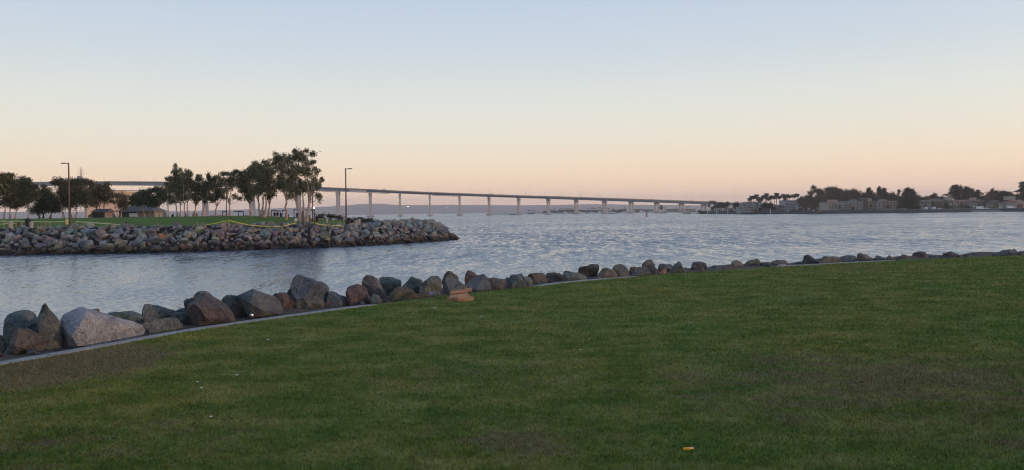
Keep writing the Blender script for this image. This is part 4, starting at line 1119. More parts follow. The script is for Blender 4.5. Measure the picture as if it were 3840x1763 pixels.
def post(u, Y, vtop, label, r0=0.16):
    b_ = T(u, Y); h = P(u, vtop, Y).z - b_.z
    th = thing('wooden_post', b_, label, 'post', 'wooden posts by the embankment')
    MB().tube([(0, 0, -.3), (0, 0, h * 0.97), (0, 0, h)], [r0, r0 * 0.95, r0 * 0.8], 10).build('timber', 'wood', th, True)
post(1138, 131, 790, 'tallest of the three wooden posts, in front of the massive gum', 0.15)
post(1162, 131, 807, 'shortest wooden post, between the other two', 0.17)
post(1181, 131, 796, 'rightmost wooden post, below a path lamp', 0.15)

def stake(u, Y, vtop, label, leaning=0.0, w=0.05):
    b_ = T(u, Y); h = max(0.5, P(u, vtop, Y).z - b_.z)
    o = MB().add([(-w, -w, -.2), (w, -w, -.2), (w, w, -.2), (-w, w, -.2), (-w + leaning, -w, h), (w + leaning, -w, h), (w + leaning, w, h), (-w + leaning, w, h)],
                 [(3, 2, 1, 0), (4, 5, 6, 7), (0, 1, 5, 4), (1, 2, 6, 5), (2, 3, 7, 6), (3, 0, 4, 7)]).build('stake', 'stake', None, False, b_)
    return tag(o, label, 'stake', 'stakes holding the tape')
def tape(pts, mat, label, w=0.05, sag=0.03):
    Pw = [P(u, v, Y) for u, v, Y in pts]; mb = MB(); line = []
    for a, b_ in zip(Pw, Pw[1:]):
        for i in range(9):
            f = i / 8; q = a.lerp(b_, f); q.z -= sag * math.sin(f * math.pi); line.append((q, f))
    for i, (q, f) in enumerate(line):
        tw_ = math.sin(i * 1.3) * 0.5
        mb.v += [(q.x, q.y - w * tw_ * 0.4, q.z - w), (q.x, q.y + w * tw_ * 0.4, q.z + w)]
    for i in range(len(line) - 1): mb.f.append((2 * i, 2 * i + 1, 2 * i + 3, 2 * i + 2))
    o = mb.build('barrier_tape', mat)
    s = o.modifiers.new('thick', 'SOLIDIFY'); s.thickness = 0.01
    tag(o, label, 'barrier tape', 'barrier tape strung along the bank')
tape([(741, 849, 125), (858, 827, 125)], 'yellow', 'yellow tape rising to the bright stake beside the seated person')
tape([(860, 827, 125), (940, 845, 126), (985, 848, 127)], 'yellow', 'yellow tape falling right from the bright stake to the white block')
tape([(985, 849, 127), (1060, 848, 127), (1108, 836, 128)], 'yellow', 'yellow tape rising to the white easel box by the wooden posts')
tape([(1168, 833, 131), (1200, 842, 132), (1290, 848, 134)], 'yellow', 'yellow tape between the rightmost wooden post and the lamp post by the bins')
tape([(-10, 828, 126), (15, 829, 126), (62, 829, 126)], 'paletape', 'pale upper tape at the far left edge', 0.06)
tape([(-10, 841, 125), (30, 838, 125), (62, 838, 125)], 'paletape', 'pale lower tape at the far left edge', 0.06)
tape([(62, 829, 126), (160, 832, 126), (245, 831, 126)], 'paletape', 'pale tape running from the picnic table to the yellow panel', 0.06)
tape([(287, 830, 126), (340, 834, 126), (402, 838, 126), (462, 843, 126), (490, 847, 126)], 'paletape', 'pale yellow tape sloping down right from the yellow panel', 0.07)
for (u, vt, lab) in ((15, 824, 'thin pale stake at the far left edge'), (62, 825, 'stake left of the picnic table'), (82, 830, 'reddish stake in front of the picnic table'), (173, 826, 'tall stake between the bin and the yellow panel'),
                     (188, 832, 'short stake right of the tall left stake'), (286, 829, 'stake right of the yellow panel'), (315, 832, 'white-topped stake right of the lamp post'), (353, 834, 'stake in the middle of the sloping tape'),
                     (403, 832, 'stake left of the small round stone'), (593, 838, 'lone stake on the bank below the pavilion'), (740, 838, 'stake at the low end of the yellow tape')):
    stake(u, 126, vt, lab)
stake(858, 125, 824, 'bright tan stake beside the seated person at mid bank', w=0.075)
stake(1252, 138, 825, 'stake on the grass left of the lamp post by the bins')
stake(1275, 136, 821, 'A-shaped stake left of the lamp post by the bins', 0.12)

def bollard(u, Y, vtop, label, r0=0.3):
    b_ = T(u, Y); h = max(0.5, P(u, vtop, Y).z - b_.z)
    th = thing('stone_bollard', b_, label, 'bollard', 'stone bollards of the park')
    MB().lathe([(r0, -.2), (r0 * 0.95, h * 0.72), (r0 * 0.85, h * 0.74)], 12).build('shaft', 'stone', th)
    MB().lathe([(r0 * 1.12, h * 0.74), (r0 * 1.15, h * 0.85), (r0 * 0.9, h * 0.97), (r0 * 0.3, h)], 12).build('cap', 'stone', th)
bollard(41, 124, 828, 'wide stone bollard at the far left', 0.31)
bollard(119, 123, 832, 'stone bollard right beside the black bin at left', 0.26)
bollard(1227, 146, 819, 'small stone bollard on the grass right of the wooden posts', 0.2)
bollard(1337, 138, 826, 'left one of two stone bollards right of the black bins', 0.25)
bollard(1347, 139, 821, 'right one of two stone bollards right of the black bins, pale on top', 0.25)
def bin_(u, Y, vtop, label, r0=0.36):
    b_ = T(u, Y); h = max(0.6, P(u, vtop, Y).z - b_.z)
    th = thing('litter_bin', b_, label, 'litter bin', 'black litter bins of the park')
    MB().lathe([(r0 * 0.85, -.1), (r0, h * 0.7)], 14).build('drum', 'bin', th)
    MB().lathe([(r0 * 1.08, h * 0.7), (r0 * 1.05, h * 0.84), (r0 * 0.7, h * 0.96), (0.05, h)], 14).build('lid', 'bin', th, True)
bin_(106, 125, 818, 'black domed litter bin beside the picnic table', 0.4)
bin_(1309, 139, 815, 'left black litter bin right of the lamp post', 0.36)
bin_(1321, 140, 821, 'right black litter bin next to the stone bollards', 0.33)
bin_(1190, 150, 811, 'black litter bin behind the rightmost wooden post', 0.38)
b_ = T(85, 127)
th = thing('picnic_table', b_, 'dark picnic table left of the domed black bin', 'picnic table')
MB().box(-0.95, 0.95, -.4, .4, .7, .76).build('tabletop', 'wood', th)
for s in (-1, 1):
    MB().box(-0.9, 0.9, s * 0.75 - .14, s * 0.75 + .14, .42, .47).build('seat', 'wood', th)
for s in (-1, 1):
    MB().box(s * 0.7 - .05, s * 0.7 + .05, -.75, .75, .34, .42).box(s * 0.7 - .06, s * 0.7 + .06, -.3, -.2, -.1, .7).box(s * 0.7 - .06, s * 0.7 + .06, .2, .3, -.1, .7).build('leg', 'wood', th)
b_ = T(138, 128)
th = thing('park_bench', b_, 'low dark bench right of the domed black bin', 'bench')
MB().box(-.8, .8, -.25, .25, .4, .47).build('seat', 'wood', th)
for s in (-.6, .6): MB().box(s - .06, s + .06, -.2, .2, -.1, .4).build('leg', 'wood', th)
b_ = T(253, 125)
th = thing('notice_panel', b_, 'yellow sunlit panel between brown posts beside the left lamp post', 'panel')
for s in (-.3, .45): MB().box(s - .06, s + .06, -.06, .06, -.1, 1.35).build('post', 'lampwood', th)
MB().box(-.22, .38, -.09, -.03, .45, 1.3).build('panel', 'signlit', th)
o = tag(MB().box(-.19, .19, -.19, .19, -.2, .34).build('white_block', 'white', None, False, T(986, 124) + Vector((0, 0, 0.15))), 'small white block on the bank top at the yellow tape\'s low point', 'block')
b_ = T(1110, 131)
th = thing('easel_box', b_, 'white slanted box on thin legs left of the wooden posts', 'box')
MB().prism([(-.2, .62), (.22, .62), (.22, .85), (.05, 1.05), (-.2, .85)], -.15, .15).build('box', 'white', th)
for s in (-.16, .18): MB().box(s - .03, s + .03, -.03, .03, -.2, .62).build('leg', 'stake', th)
b_ = T(1102, 134)
th = thing('park_bench', b_, 'grey bench end left of the white slanted box', 'bench')
MB().box(-.5, .4, -.25, .25, .42, .55).build('seat', 'greywall', th); MB().box(-.4, -.3, -.2, .2, -.2, .42).build('leg', 'greywall', th); MB().box(.2, .3, -.2, .2, -.2, .42).build('leg', 'greywall', th)
def stone(u, Y, s, col, label):
    b_ = T(u, Y)
    o = link('loose_stone', RM[5].copy(), None, None, False, b_ + Vector((0, 0, 0.3 * s))); o.scale = (s, s, s * 1.1); o.color = (*col, 1)
    tag(o, label, 'stone')
stone(427, 123, 0.62, (0.3, 0.22, 0.19), 'round pinkish stone on the bank top below the sloping tape')
stone(948, 123, 0.6, (0.22, 0.2, 0.19), 'round grey stone on the bank top left of the white block')
stone(1128, 131, 0.55, (0.26, 0.22, 0.2), 'grey stone beside the tallest wooden post')

def shrub(u, Y, w, h, label, n=420, leafm='hedge', z=None, group=None, size=0.17):
    b_ = T(u, Y) if z is None else Vector((X(u, Y), Y, z))
    th = thing('shrub', b_, label, 'shrub', group)
    rg = random.Random(int(u)); mb = MB()
    leaves(mb, Vector((0, 0, h * 0.5)), Vector((w / 2, w / 2, h * 0.5)), n, size, rg, 0, 9, 0.33)
    mb.build('foliage', leafm, th)
    tb = MB()
    for _ in range(4): tb.tube([(0, 0, -.2), (rg.uniform(-.3, .3) * w, rg.uniform(-.3, .3) * w, h * 0.6)], [0.05, 0.02], 5)
    tb.build('stem', 'darkbark', th)
shrub(1205, 163, 2.4, 1.2, 'low shrub left end of the hedge behind the small bollard')
shrub(1240, 165, 2.6, 1.2, 'low shrub of the hedge behind the small bollard, in its middle')
shrub(1275, 167, 2.4, 1.1, 'low shrub of the hedge left of the lamp post by the bins')
shrub(1342, 168, 2.8, 1.1, 'low shrub behind the two stone bollards')
shrub(1380, 172, 3.0, 1.0, 'low shrub at the right end of the hedge above the riprap')

# ---------------------------------------------------------------- people
def person(u, Y, pose, cloth, label, face=1.0, z=None, h=1.72):
    b_ = T(u, Y) if z is None else Vector((X(u, Y), Y, z))
    th = thing('person', b_, label, 'person')
    s = h / 1.72
    if pose == 'stand':
        J = {'pelvis': (0, 0, .92), 'chest': (0, 0, 1.3), 'neck': (0, 0, 1.46), 'head': (0, .02, 1.56), 'crown': (0, .01, 1.7),
             'sl': (-.19, 0, 1.4), 'el': (-.25, 0, 1.12), 'wl': (-.23, .08, .88), 'sr': (.19, 0, 1.4), 'er': (.25, .02, 1.12), 'wr': (.2, .14, .92),
             'hl': (-.1, 0, .88), 'kl': (-.11, .03, .48), 'al': (-.12, -.02, .06), 'tl': (-.13, .15, .03), 'hr': (.1, 0, .88), 'kr': (.12, .02, .48), 'ar': (.14, .02, .06), 'tr': (.15, .18, .03)}
    else:                              # seated on the ground or a low rock, knees drawn up, leaning forward
        J = {'pelvis': (0, 0, .16), 'chest': (0, .1, .52), 'neck': (0, .17, .68), 'head': (0, .23, .77), 'crown': (0, .24, .91),
             'sl': (-.19, .13, .62), 'el': (-.24, .3, .42), 'wl': (-.12, .47, .4), 'sr': (.19, .13, .62), 'er': (.24, .3, .42), 'wr': (.12, .48, .4),
             'hl': (-.1, .02, .14), 'kl': (-.14, .42, .46), 'al': (-.13, .56, .07), 'tl': (-.13, .72, .04), 'hr': (.1, .02, .14), 'kr': (.14, .42, .46), 'ar': (.13, .56, .07), 'tr': (.13, .72, .04)}
    E = [('pelvis', 'chest'), ('chest', 'neck'), ('neck', 'head'), ('head', 'crown'), ('chest', 'sl'), ('sl', 'el'), ('el', 'wl'), ('chest', 'sr'), ('sr', 'er'), ('er', 'wr'),
         ('pelvis', 'hl'), ('hl', 'kl'), ('kl', 'al'), ('al', 'tl'), ('pelvis', 'hr'), ('hr', 'kr'), ('kr', 'ar'), ('ar', 'tr')]
    RD = {'pelvis': .15, 'chest': .16, 'neck': .06, 'head': .1, 'crown': .085, 's': .075, 'e': .05, 'w': .04, 'h': .095, 'k': .065, 'a': .045, 't': .04}
    names = list(J)
    me = bpy.data.meshes.new('body')
    me.from_pydata([(face * J[n_][0] * s, face * -J[n_][1] * s, J[n_][2] * s) for n_ in names], [(names.index(a), names.index(c)) for a, c in E], [])
    o = link('body', me, cloth, th)
    md = o.modifiers.new('skin', 'SKIN'); md.use_smooth_shade = True
    for i, n_ in enumerate(names):
        rr = RD.get(n_, RD.get(n_[0], .05)) * s
        me.skin_vertices[0].data[i].radius = (rr, rr); me.skin_vertices[0].data[i].use_root = (n_ == 'pelvis')
    o.modifiers.new('sub', 'SUBSURF').levels = 1
    hx, hy, hz = J['head']; hx *= face * s; hy *= -face * s; hz *= s
    hm = MB().lathe([(0.02, .15 * s), (.09 * s, .12 * s), (.118 * s, .05 * s), (.118 * s, -.02 * s), (.1 * s, -.1 * s)], 12, (hx, hy + face * .03 * s, hz)).build('hair', 'hair', th, True)
    MB().lathe([(.05 * s, -.1 * s), (.085 * s, -.03 * s), (.088 * s, .05 * s), (.06 * s, .1 * s)], 10, (hx, hy - face * .045 * s, hz)).build('face', 'skin', th, True)
    return th
person(869, 124, 'sit', 'clothbrown', 'person in dark maroon clothes seated on the bank beside the bright stake', 1, h=1.95)
person(472, 124, 'sit', 'cloth', 'person in black seated on the bank at the end of the pale sloping tape', 1, h=1.75)
person(1030, 160, 'sit', 'clothbrown', 'left of two people sitting behind the lawn crest, right of the pale trunk', -1, z=5.0)
person(1041, 161, 'sit', 'cloth', 'right of two people sitting behind the lawn crest, right of the pale trunk', -1, z=5.0)
person(1055, 161, 'stand', 'clothblue', 'person standing on the promenade left of the leaning gum', -1, z=4.0)
person(1082, 160, 'sit', 'clothbrown', 'person sitting just right of the leaning gum\'s foot', 1, z=4.6)
person(1116, 156, 'stand', 'clothblue', 'person in navy standing left of the massive gum trunk', 1, z=4.0, h=1.8)
person(1121, 157, 'stand', 'clothbrown', 'person in dark maroon close beside the navy-clad one', -1, z=4.0)
person(651, 168, 'sit', 'clothblue', 'person in blue behind the crest, left end of the gum row', 1, z=5.0)
person(740, 168, 'sit', 'cloth', 'dark figure behind the crest, right of the V-trunked gum', 1, z=5.0)

# ---------------------------------------------------------------- pavilions, shelter, sail roof
def hip(mb, w, d, z0, z1, ridge=0.3):
    a, b2, c = w / 2, d / 2, w / 2 * ridge
    mb.add([(-a, -b2, z0), (a, -b2, z0), (a, b2, z0), (-a, b2, z0), (-c, 0, z1), (c, 0, z1)], [(0, 1, 5, 4), (1, 2, 5), (2, 3, 4, 5), (3, 0, 4), (3, 2, 1, 0)])
    return mb
b_ = T(536, 190); k = 190 / F
th = thing('pavilion', b_, 'brick park building with a grey hipped roof and a white sign band', 'building')
w_ = 148 * k
hip(MB(), w_, 7, 2.1, 2.1 + 36 * k, 0.12).build('roof', 'roofgrey', th)
MB().box(-w_ / 2 + .5, -w_ * 0.02, -2.8, 2.8, -.3, 2.1).build('wall', 'roofbrown', th)
MB().box(-w_ * 0.02 + .01, w_ / 2 - .6, -2.7, 2.8, -.3, 2.1).build('wall', 'tanwall', th)
MB().box(-28 * k, 2 * k, -2.98, -2.82, .9, 1.7).build('sign_band', 'white', th)
MB().box(-21 * k, 0, -2.98, -2.83, 0, .85).build('doorway', 'dark', th)
b_ = T(390, 184); k = 184 / F
th = thing('shelter', b_, 'low brown-roofed shelter left of the hip-roofed building', 'shelter')
hip(MB(), 66 * k, 4, 1.35, 2.1, 0.85).build('roof', 'roofbrown', th)
MB().box(-31 * k, 20 * k, -1.6, 1.7, -.2, 1.35).build('wall', 'tanwall', th)
MB().box(-27 * k, 14 * k, -1.64, -1.61, 0, 1.2).build('opening', 'dark', th)
b_ = T(410, 215); k = 215 / F
th = thing('tent_roof', b_, 'steep grey-green tent roof behind the fan-trunked tree', 'tent roof')
MB().add([(-40 * k, 0, 0), (42 * k, 0, 0), (0, 6, 0), (-6 * k, 2, 60 * k), (8 * k, 2, 38 * k)], [(0, 1, 4, 3), (1, 2, 4), (2, 0, 3), (2, 3, 4), (2, 1, 0)]).build('canopy', 'roofgrey', th)
b_ = T(348, 200); k = 200 / F
th = thing('low_house', b_, 'low grey-walled house partly hidden behind the fan-trunked tree', 'house')
MB().box(-16 * k, 14 * k, 0, 3, -.3, 22 * k).build('wall', 'greywall', th)
MB().prism([(-18 * k, 22 * k), (16 * k, 22 * k), (0, 34 * k)], -.2, 3.2).build('roof', 'roofbrown', th)
o = tag(MB().box(-.3, .3, -.2, .2, -.2, 1.0).build('utility_box', 'greywall', None, False, T(620, 172)), 'pale green utility cabinet right of the hip-roofed building', 'cabinet')

# ---------------------------------------------------------------- ship behind the park
YS = 820; k = YS / F
b_ = Vector((X(430, YS), YS, 0))
th = thing('ship', b_, 'large tan-hulled ship rising behind the park trees, mast and blue-grey funnel at left', 'ship', None, 0.6); th.scale = (1.13, 1, 1)
def sx(u): return X(u, YS) - b_.x
def szv(v, u=430): return P(u, v, YS).z
hz = szv(717)
MB().add([(sx(350), 0, -1), (sx(498), 0, -1), (sx(470), 0, hz), (sx(350), 0, hz), (sx(350), 20, -1), (sx(498), 20, -1), (sx(470), 20, hz), (sx(350), 20, hz)],
         [(0, 1, 2, 3), (5, 4, 7, 6), (1, 5, 6, 2), (3, 2, 6, 7), (4, 0, 3, 7)]).build('hull', 'hull', th)
MB().box(sx(466), sx(548), 3, 17, 0, hz - 0.4).build('bow_section', 'hull', th)
MB().box(sx(405), sx(545), -.15, .1, hz, hz + 0.9).build('rail', 'dark', th)
MB().box(sx(322), sx(420), 2, 18, hz - 12, szv(700)).build('deckhouse', 'shiptop', th)
MB().box(sx(353), sx(378), 1.5, 18, szv(692), szv(682)).build('bridge_deck', 'shiptop', th)
MB().box(sx(326), sx(349), 4, 14, szv(700), szv(672)).build('funnel', 'shipgrey', th)
MB().box(sx(327), sx(336), 3, 8, szv(672), szv(661)).build('funnel_cap', 'shipgrey', th)
mt = MB().tube([(sx(338.5), 6, szv(678)), (sx(338.5), 6, szv(655)), (sx(337.5), 6, szv(626))], [0.9, 0.55, 0.12], 8).build('mast', 'shiptop', th)
ym = MB()
for v_, wd in ((655, 9), (651, 8), (645, 6), (640, 5), (634, 3.5)):
    ym.box(sx(338 - wd), sx(338 + wd), 5.8, 6.2, szv(v_) - .12, szv(v_) + .12)
    for s in (-1, 1): ym.box(sx(338 + s * wd) - .1, sx(338 + s * wd) + .1, 5.9, 6.1, szv(v_), szv(v_ - 5))
ym.build('yard', 'shiptop', mt)
MB().tube([(sx(434.5), 6, hz), (sx(434.5), 6, szv(703))], [0.6, 0.15], 8).build('mast', 'shiptop', th)
MB().lathe([(0, -1), (1.1, -.6), (1.2, .3), (0, 1.1)], 10, (sx(434.5), 6, szv(710))).build('radar_dome', 'white', th, True)
MB().tube([(sx(368.5), 6, szv(682)), (sx(368.5), 6, szv(672))], [0.3, 0.1], 6).build('antenna', 'shiptop', th)
# the bird beside the tallest gum
def bird_mesh(mb, s):
    mb.tube([(-.5 * s, 0, 0), (-.2 * s, 0, .03 * s), (.2 * s, 0, .03 * s), (.45 * s, 0, 0)], [.02 * s, .1 * s, .1 * s, .02 * s], 6)
    for q in (-1, 1): mb.add([(-.15 * s, 0, .05 * s), (.15 * s, 0, .05 * s), (.05 * s, q * .5 * s, .3 * s), (-.25 * s, q * 1.0 * s, .15 * s), (-.3 * s, q * .5 * s, .25 * s)], [(0, 1, 2, 4), (4, 2, 3)])
    return mb
def bird(p, s, label, group=None):
    o = bird_mesh(MB(), s).build('bird', 'dark', None, False, p); o.rotation_euler = (0.3, 0, 0.8)
    return tag(o, label, 'bird', group)
bird(P(1201, 569, 140), 0.36, 'bird in flight just right of the tallest gum\'s top')
# ---------------------------------------------------------------- the long bridge
PIER = [(380, 1500), (768, 1488), (945, 1484), (1119, 1481), (1267, 1480), (1388, 1482), (1499, 1487), (1611, 1494), (1723, 1503), (1833.5, 1515), (1945, 1530), (2056, 1548), (2161, 1568), (2267, 1590), (2367, 1614), (2463, 1640), (2556, 1668), (2640, 1698), (2715, 1728)]
TOPV = [(-160, 684), (0, 683.5), (125, 683), (230, 682.5), (400, 680.5), (600, 681.5), (768, 684.5), (945, 690.5), (1119, 698), (1205, 702), (1267, 704.5), (1388, 710), (1499, 715.8), (1611, 720.8), (1723, 724.8), (1833.5, 729), (1945, 733), (2056, 736), (2161, 739.4), (2267, 742.6), (2367, 745.9), (2463, 749.3), (2556, 752.6), (2640, 755.6), (2715, 758.8), (2800, 762.5), (2900, 767)]
DEP = [(-160, 13.5), (600, 15), (1119, 14.5), (1267, 13.5), (1385, 12.5), (1390, 10.5), (1499, 9.8), (1945, 9.0), (2267, 10.5), (2640, 10.5), (2900, 10.5)]
us_ = [p[0] for p in PIER]; ys_ = [p[1] for p in PIER]
def by(u):
    if u > 2715: return 1728 + (u - 2715) * 0.38
    if u < 380: return 1500 + (380 - u) * 0.03
    return float(np.interp(u, us_, ys_))
def btop(u):
    v = float(np.interp(u, [a for a, _ in TOPV], [b_ for _, b_ in TOPV]))
    return P(u, v, by(u))
gu = list(range(-160, 2905, 15))
line = [btop(u) for u in gu]
for _ in range(4):
    line = [line[0]] + [(line[i - 1] + line[i] * 2 + line[i + 1]) / 4 for i in range(1, len(line) - 1)] + [line[-1]]
lnrm = normals(line)
def bat(u):
    f = (u - gu[0]) / 15; i = max(0, min(len(gu) - 2, int(f))); f -= i
    return line[i].lerp(line[i + 1], f), lnrm[i].lerp(lnrm[i + 1], f).normalized()
def dep(u): return float(np.interp(u, [a for a, _ in DEP], [b_ for _, b_ in DEP])) * by(u) / F
b0 = Vector((line[0].x, line[0].y, 0))
th = thing('road_bridge', b0, 'long blue girder road bridge on tall arched concrete piers across the bay', 'bridge')
def sweep(name, mat, u0, u1, sec, parent=th, step=15):
    mb = MB(); n = None; uu = list(np.arange(u0, u1, step)) + [u1]
    for u in uu:
        c, nn = bat(u); s = sec(u); n = len(s)
        for a, z in s:
            q = c + nn * a - b0; mb.v.append((q.x, q.y, q.z + z))
    for i in range(len(uu) - 1):
        for k in range(n): mb.f.append((i * n + k, i * n + (k + 1) % n, (i + 1) * n + (k + 1) % n, (i + 1) * n + k))
    mb.f += [tuple(range(n)), tuple(range((len(uu) - 1) * n, len(uu) * n))]
    return mb.build(name, mat, parent)
sweep('deck', 'asphalt', -160, 2900, lambda u: [(-9.5, -1.5), (9.5, -1.5), (9.5, -.9), (-9.5, -.9)])
for s in (-1, 1):
    sweep('parapet', 'parapet', -160, 2900, lambda u: [(s * 9.6, -1.9), (s * 10.0, -1.9), (s * 10.0, 0), (s * 9.6, 0)])
def gsec(u):
    d = dep(u); return [(-6, -d), (6, -d), (7.8, -1.55), (-7.8, -1.55)]
sweep('girder', 'girder', 1376, 2900, gsec)
sweep('girder', simple('grey_girder_steel', (0.3, 0.33, 0.37), 0.7, 0.1, 0.05), -160, 1297, gsec)
sweep('girder', 'girder', 1297.5, 1312, gsec)
o = sweep('containment_wrap', 'wrap', 1312.5, 1375.5, lambda u: [(-8.3, -dep(u) - .3), (8.3, -dep(u) - .3), (8.6, -1.6), (-8.6, -1.6)])
o['label'] = 'pale pinkish sheeted girder section'
for (u0, u1) in ((1205, 1260), (1390, 1460), (1620, 1715)):
    sweep('service_scaffold', 'parapet', u0, u1, lambda u: [(-5, -dep(u) - 1.5), (5, -dep(u) - 1.5), (5, -dep(u) - .7), (-5, -dep(u) - .7)])
for u, Y in PIER:
    c, nn = bat(u); tt = Vector((nn.y, -nn.x, 0)); d = dep(u)
    ztop = c.z - d - 0.1
    def W(a, l, z): q = c + nn * a + tt * l - b0; return (q.x, q.y, z)
    ch = max(5.5, min(9.0, 0.2 * ztop + 2))
    cap = MB()                                   # cross-head: two flared haunches joined by an arch
    prof = [(-9.2, ztop), (9.2, ztop), (9.2, ztop - 1.6), (7.4, ztop - ch * .55), (6.9, ztop - ch), (3.6, ztop - ch)]
    arch = [(3.4 * math.cos(a), ztop - ch + (ch - 2.6) * math.sin(a)) for a in [math.pi * q / 8 for q in range(1, 8)]]
    prof += arch + [(-3.6, ztop - ch), (-6.9, ztop - ch), (-7.4, ztop - ch * .55), (-9.2, ztop - 1.6)]
    n = len(prof)
    hb_ = float(np.interp(u, [945, 1267, 1388, 1499, 1611, 1723, 1900], [3.1, 2.9, 2.4, 1.9, 1.55, 1.3, 1.15]))
    for l in (-hb_ * .85 - .3, hb_ * .85 + .3):
        for a, z in prof: cap.v.append(W(a, l, z))
    cap.f += [tuple(range(n)), tuple(range(n, 2 * n))] + [(i, (i + 1) % n, n + (i + 1) % n, n + i) for i in range(n)]
    pr = cap.build('pier', 'pier', th)
    for s in (-1, 1):
        col = MB(); hb_ = float(np.interp(u, [945, 1267, 1388, 1499, 1611, 1723, 1900], [3.1, 2.9, 2.4, 1.9, 1.55, 1.3, 1.15]))
        for z, hw, hl in ((3.4, 1.7 + 0.008 * ztop, hb_), (ztop - ch, 1.5, hb_ * 0.78)):
            off = 5.2 + (0.006 * ztop if z < 5 else 0)
            for a, l in ((-hw, -hl), (hw, -hl), (hw, hl), (-hw, hl)): col.v.append(W(s * off + a, l, z))
        col.f += [(0, 1, 5, 4), (1, 2, 6, 5), (2, 3, 7, 6), (3, 0, 4, 7), (0, 3, 2, 1), (4, 5, 6, 7)]
        col.build('column', 'pier', pr)
    ft = MB(); hl = hb_ * 2 + 0.6
    for z, e in ((-1, 1.2), (1.6, 1.2), (3.4, -.6)):
        for a, l in ((-10 - e, -hl - e), (10 + e, -hl - e), (10 + e, hl + e), (-10 - e, hl + e)): ft.v.append(W(a, l, z))
    ft.f += [(i + o_, (i + 1) % 4 + o_, (i + 1) % 4 + 4 + o_, i + 4 + o_) for o_ in (0, 4) for i in range(4)] + [(3, 2, 1, 0), (8, 9, 10, 11)]
    ft.build('footing', 'concrete', pr)
    bb = MB()
    for s in (-1, 1):
        vv = [W(s * 5.7 + a, l, z) for z in (ztop + .02, ztop + 1.2) for a, l in ((-1.2, -1), (1.2, -1), (1.2, 1), (-1.2, 1))]
        bb.add(vv, [(0, 1, 5, 4), (1, 2, 6, 5), (2, 3, 7, 6), (3, 0, 4, 7), (4, 5, 6, 7)])
    bb.build('bearing', 'girder', pr)
LP = [(u, -1) for u in (30, 100, 165, 405, 450, 500, 538, 590, 1237, 1339, 1417, 1502, 1571, 1648, 1727, 1805, 1873, 1948, 2022, 2095, 2167, 2238, 2308, 2376, 2441, 2504, 2564, 2625, 2685, 2745, 2800)] + [(u, 1) for u in (1260, 1312, 1389, 1463, 1530, 1610, 1697, 1771, 1835, 1905, 1977, 2050, 2120, 2188, 2258, 2325, 2451, 2511, 2573)]
for u, s in LP:
    c, nn = bat(u); q = c + nn * (s * 9.3) - b0
    MB().tube([(q.x, q.y, q.z - 1.2), (q.x, q.y, q.z + 9.3)], [0.14, 0.1], 5).tube([(q.x, q.y, q.z + 9.3), (q.x - nn.x * s * 2, q.y - nn.y * s * 2, q.z + 9.6)], 0.1, 5).build('light_pole', 'greywall', th)

# vehicles on the bridge
def vehicle_proto(kind, mat):
    L, W_, H = (4.6, 1.8, 1.45) if kind == 'car' else (6.5, 2.2, 2.7)
    th_ = thing('car' if kind == 'car' else 'van', (0, 0, 0), 'x', 'car' if kind == 'car' else 'van')
    if kind == 'car': prof = [(-2.3, .35), (2.3, .35), (2.3, .75), (1.25, .9), (.65, H), (-1.1, H), (-1.9, .95), (-2.3, .85)]
    else: prof = [(-3.2, .45), (3.2, .45), (3.2, 1.4), (2.5, 2.1), (2.0, H), (-3.2, H)]
    MB().prism(prof, -W_ / 2, W_ / 2).build('body', mat, th_)
    win = [(1.05, .95), (.6, H - .1), (-1.0, H - .1), (-1.6, .98)] if kind == 'car' else [(2.35, 1.45), (2.0, H - .5), (1.2, H - .5), (1.2, 1.45)]
    MB().prism(win, -W_ / 2 - .02, W_ / 2 + .02).build('window', 'glass', th_)
    for x in (-1.4, 1.4) if kind == 'car' else (-2, 2):
        for y in (-W_ / 2, W_ / 2 - .2): MB().tube([(x, y, .33), (x, y + .2, .33)], .33, 12).build('wheel', 'bin', th_)
    return th_
vp = {k: vehicle_proto(*k) for k in (('car', 'dark'), ('car', 'white'), ('car', 'rooftile'), ('van', 'white'))}
used = set()
def vehicle(k, loc, rz, label, group):
    o = vp[k]
    if k in used: o = copy_thing(o, loc, label, group, rz)
    else:
        used.add(k); o.location = loc; o.rotation_euler = (0, 0, rz); o['label'] = label; o['group'] = group
    return o
for u, k, lab in ((417, ('car', 'dark'), 'car on the bridge deck left of the park\'s gum row'), (513, ('car', 'dark'), 'car on the bridge deck above the dense dark tree'), (1404, ('car', 'rooftile'), 'car on the bridge just right of the pale sheeted section'),
                  (1442, ('van', 'white'), 'van on the bridge, following right of the sheeted section'), (1517, ('car', 'dark'), 'car on the bridge above the third open-water pier'), (1637, ('car', 'dark'), 'car on the bridge past the pier with the service platform'), (1839, ('van', 'white'), 'van on the bridge right above a pier in mid bay'),
                  (1882, ('car', 'dark'), 'car on the bridge between two mid bay piers'), (2087, ('car', 'dark'), 'car on the bridge above the first palms of the marina'), (2127, ('car', 'rooftile'), 'car on the bridge above the long marina building'), (2584, ('van', 'white'), 'pale van on the low right end of the bridge')):
    c, nn = bat(u); vehicle(k, (c.x + nn.x * -7.5, c.y + nn.y * -7.5, c.z - .85), math.atan2(-nn.x, nn.y), lab, 'vehicles crossing the bridge')

# birds over the bridge
rg = random.Random(5)
bm0 = None
for k in range(60):
    u = rg.choice((rg.gauss(1690, 22), rg.gauss(1725, 40), rg.gauss(1800, 30), rg.gauss(1860, 20), rg.gauss(1975, 30)))
    p = P(u, rg.gauss(698, 9), 1300 + rg.uniform(-60, 60))
    if bm0 is None: o = bm0 = bird_mesh(MB(), 0.75).build('bird', 'dark', None, False, p)
    else: o = bm0.copy(); COL.objects.link(o); o.location = p
    o.rotation_euler = (rg.uniform(-.6, .6), 0, rg.uniform(0, 6))
    tag(o, 'tiny bird in the loose flock above the bridge', 'bird', 'flock of birds above the bridge')

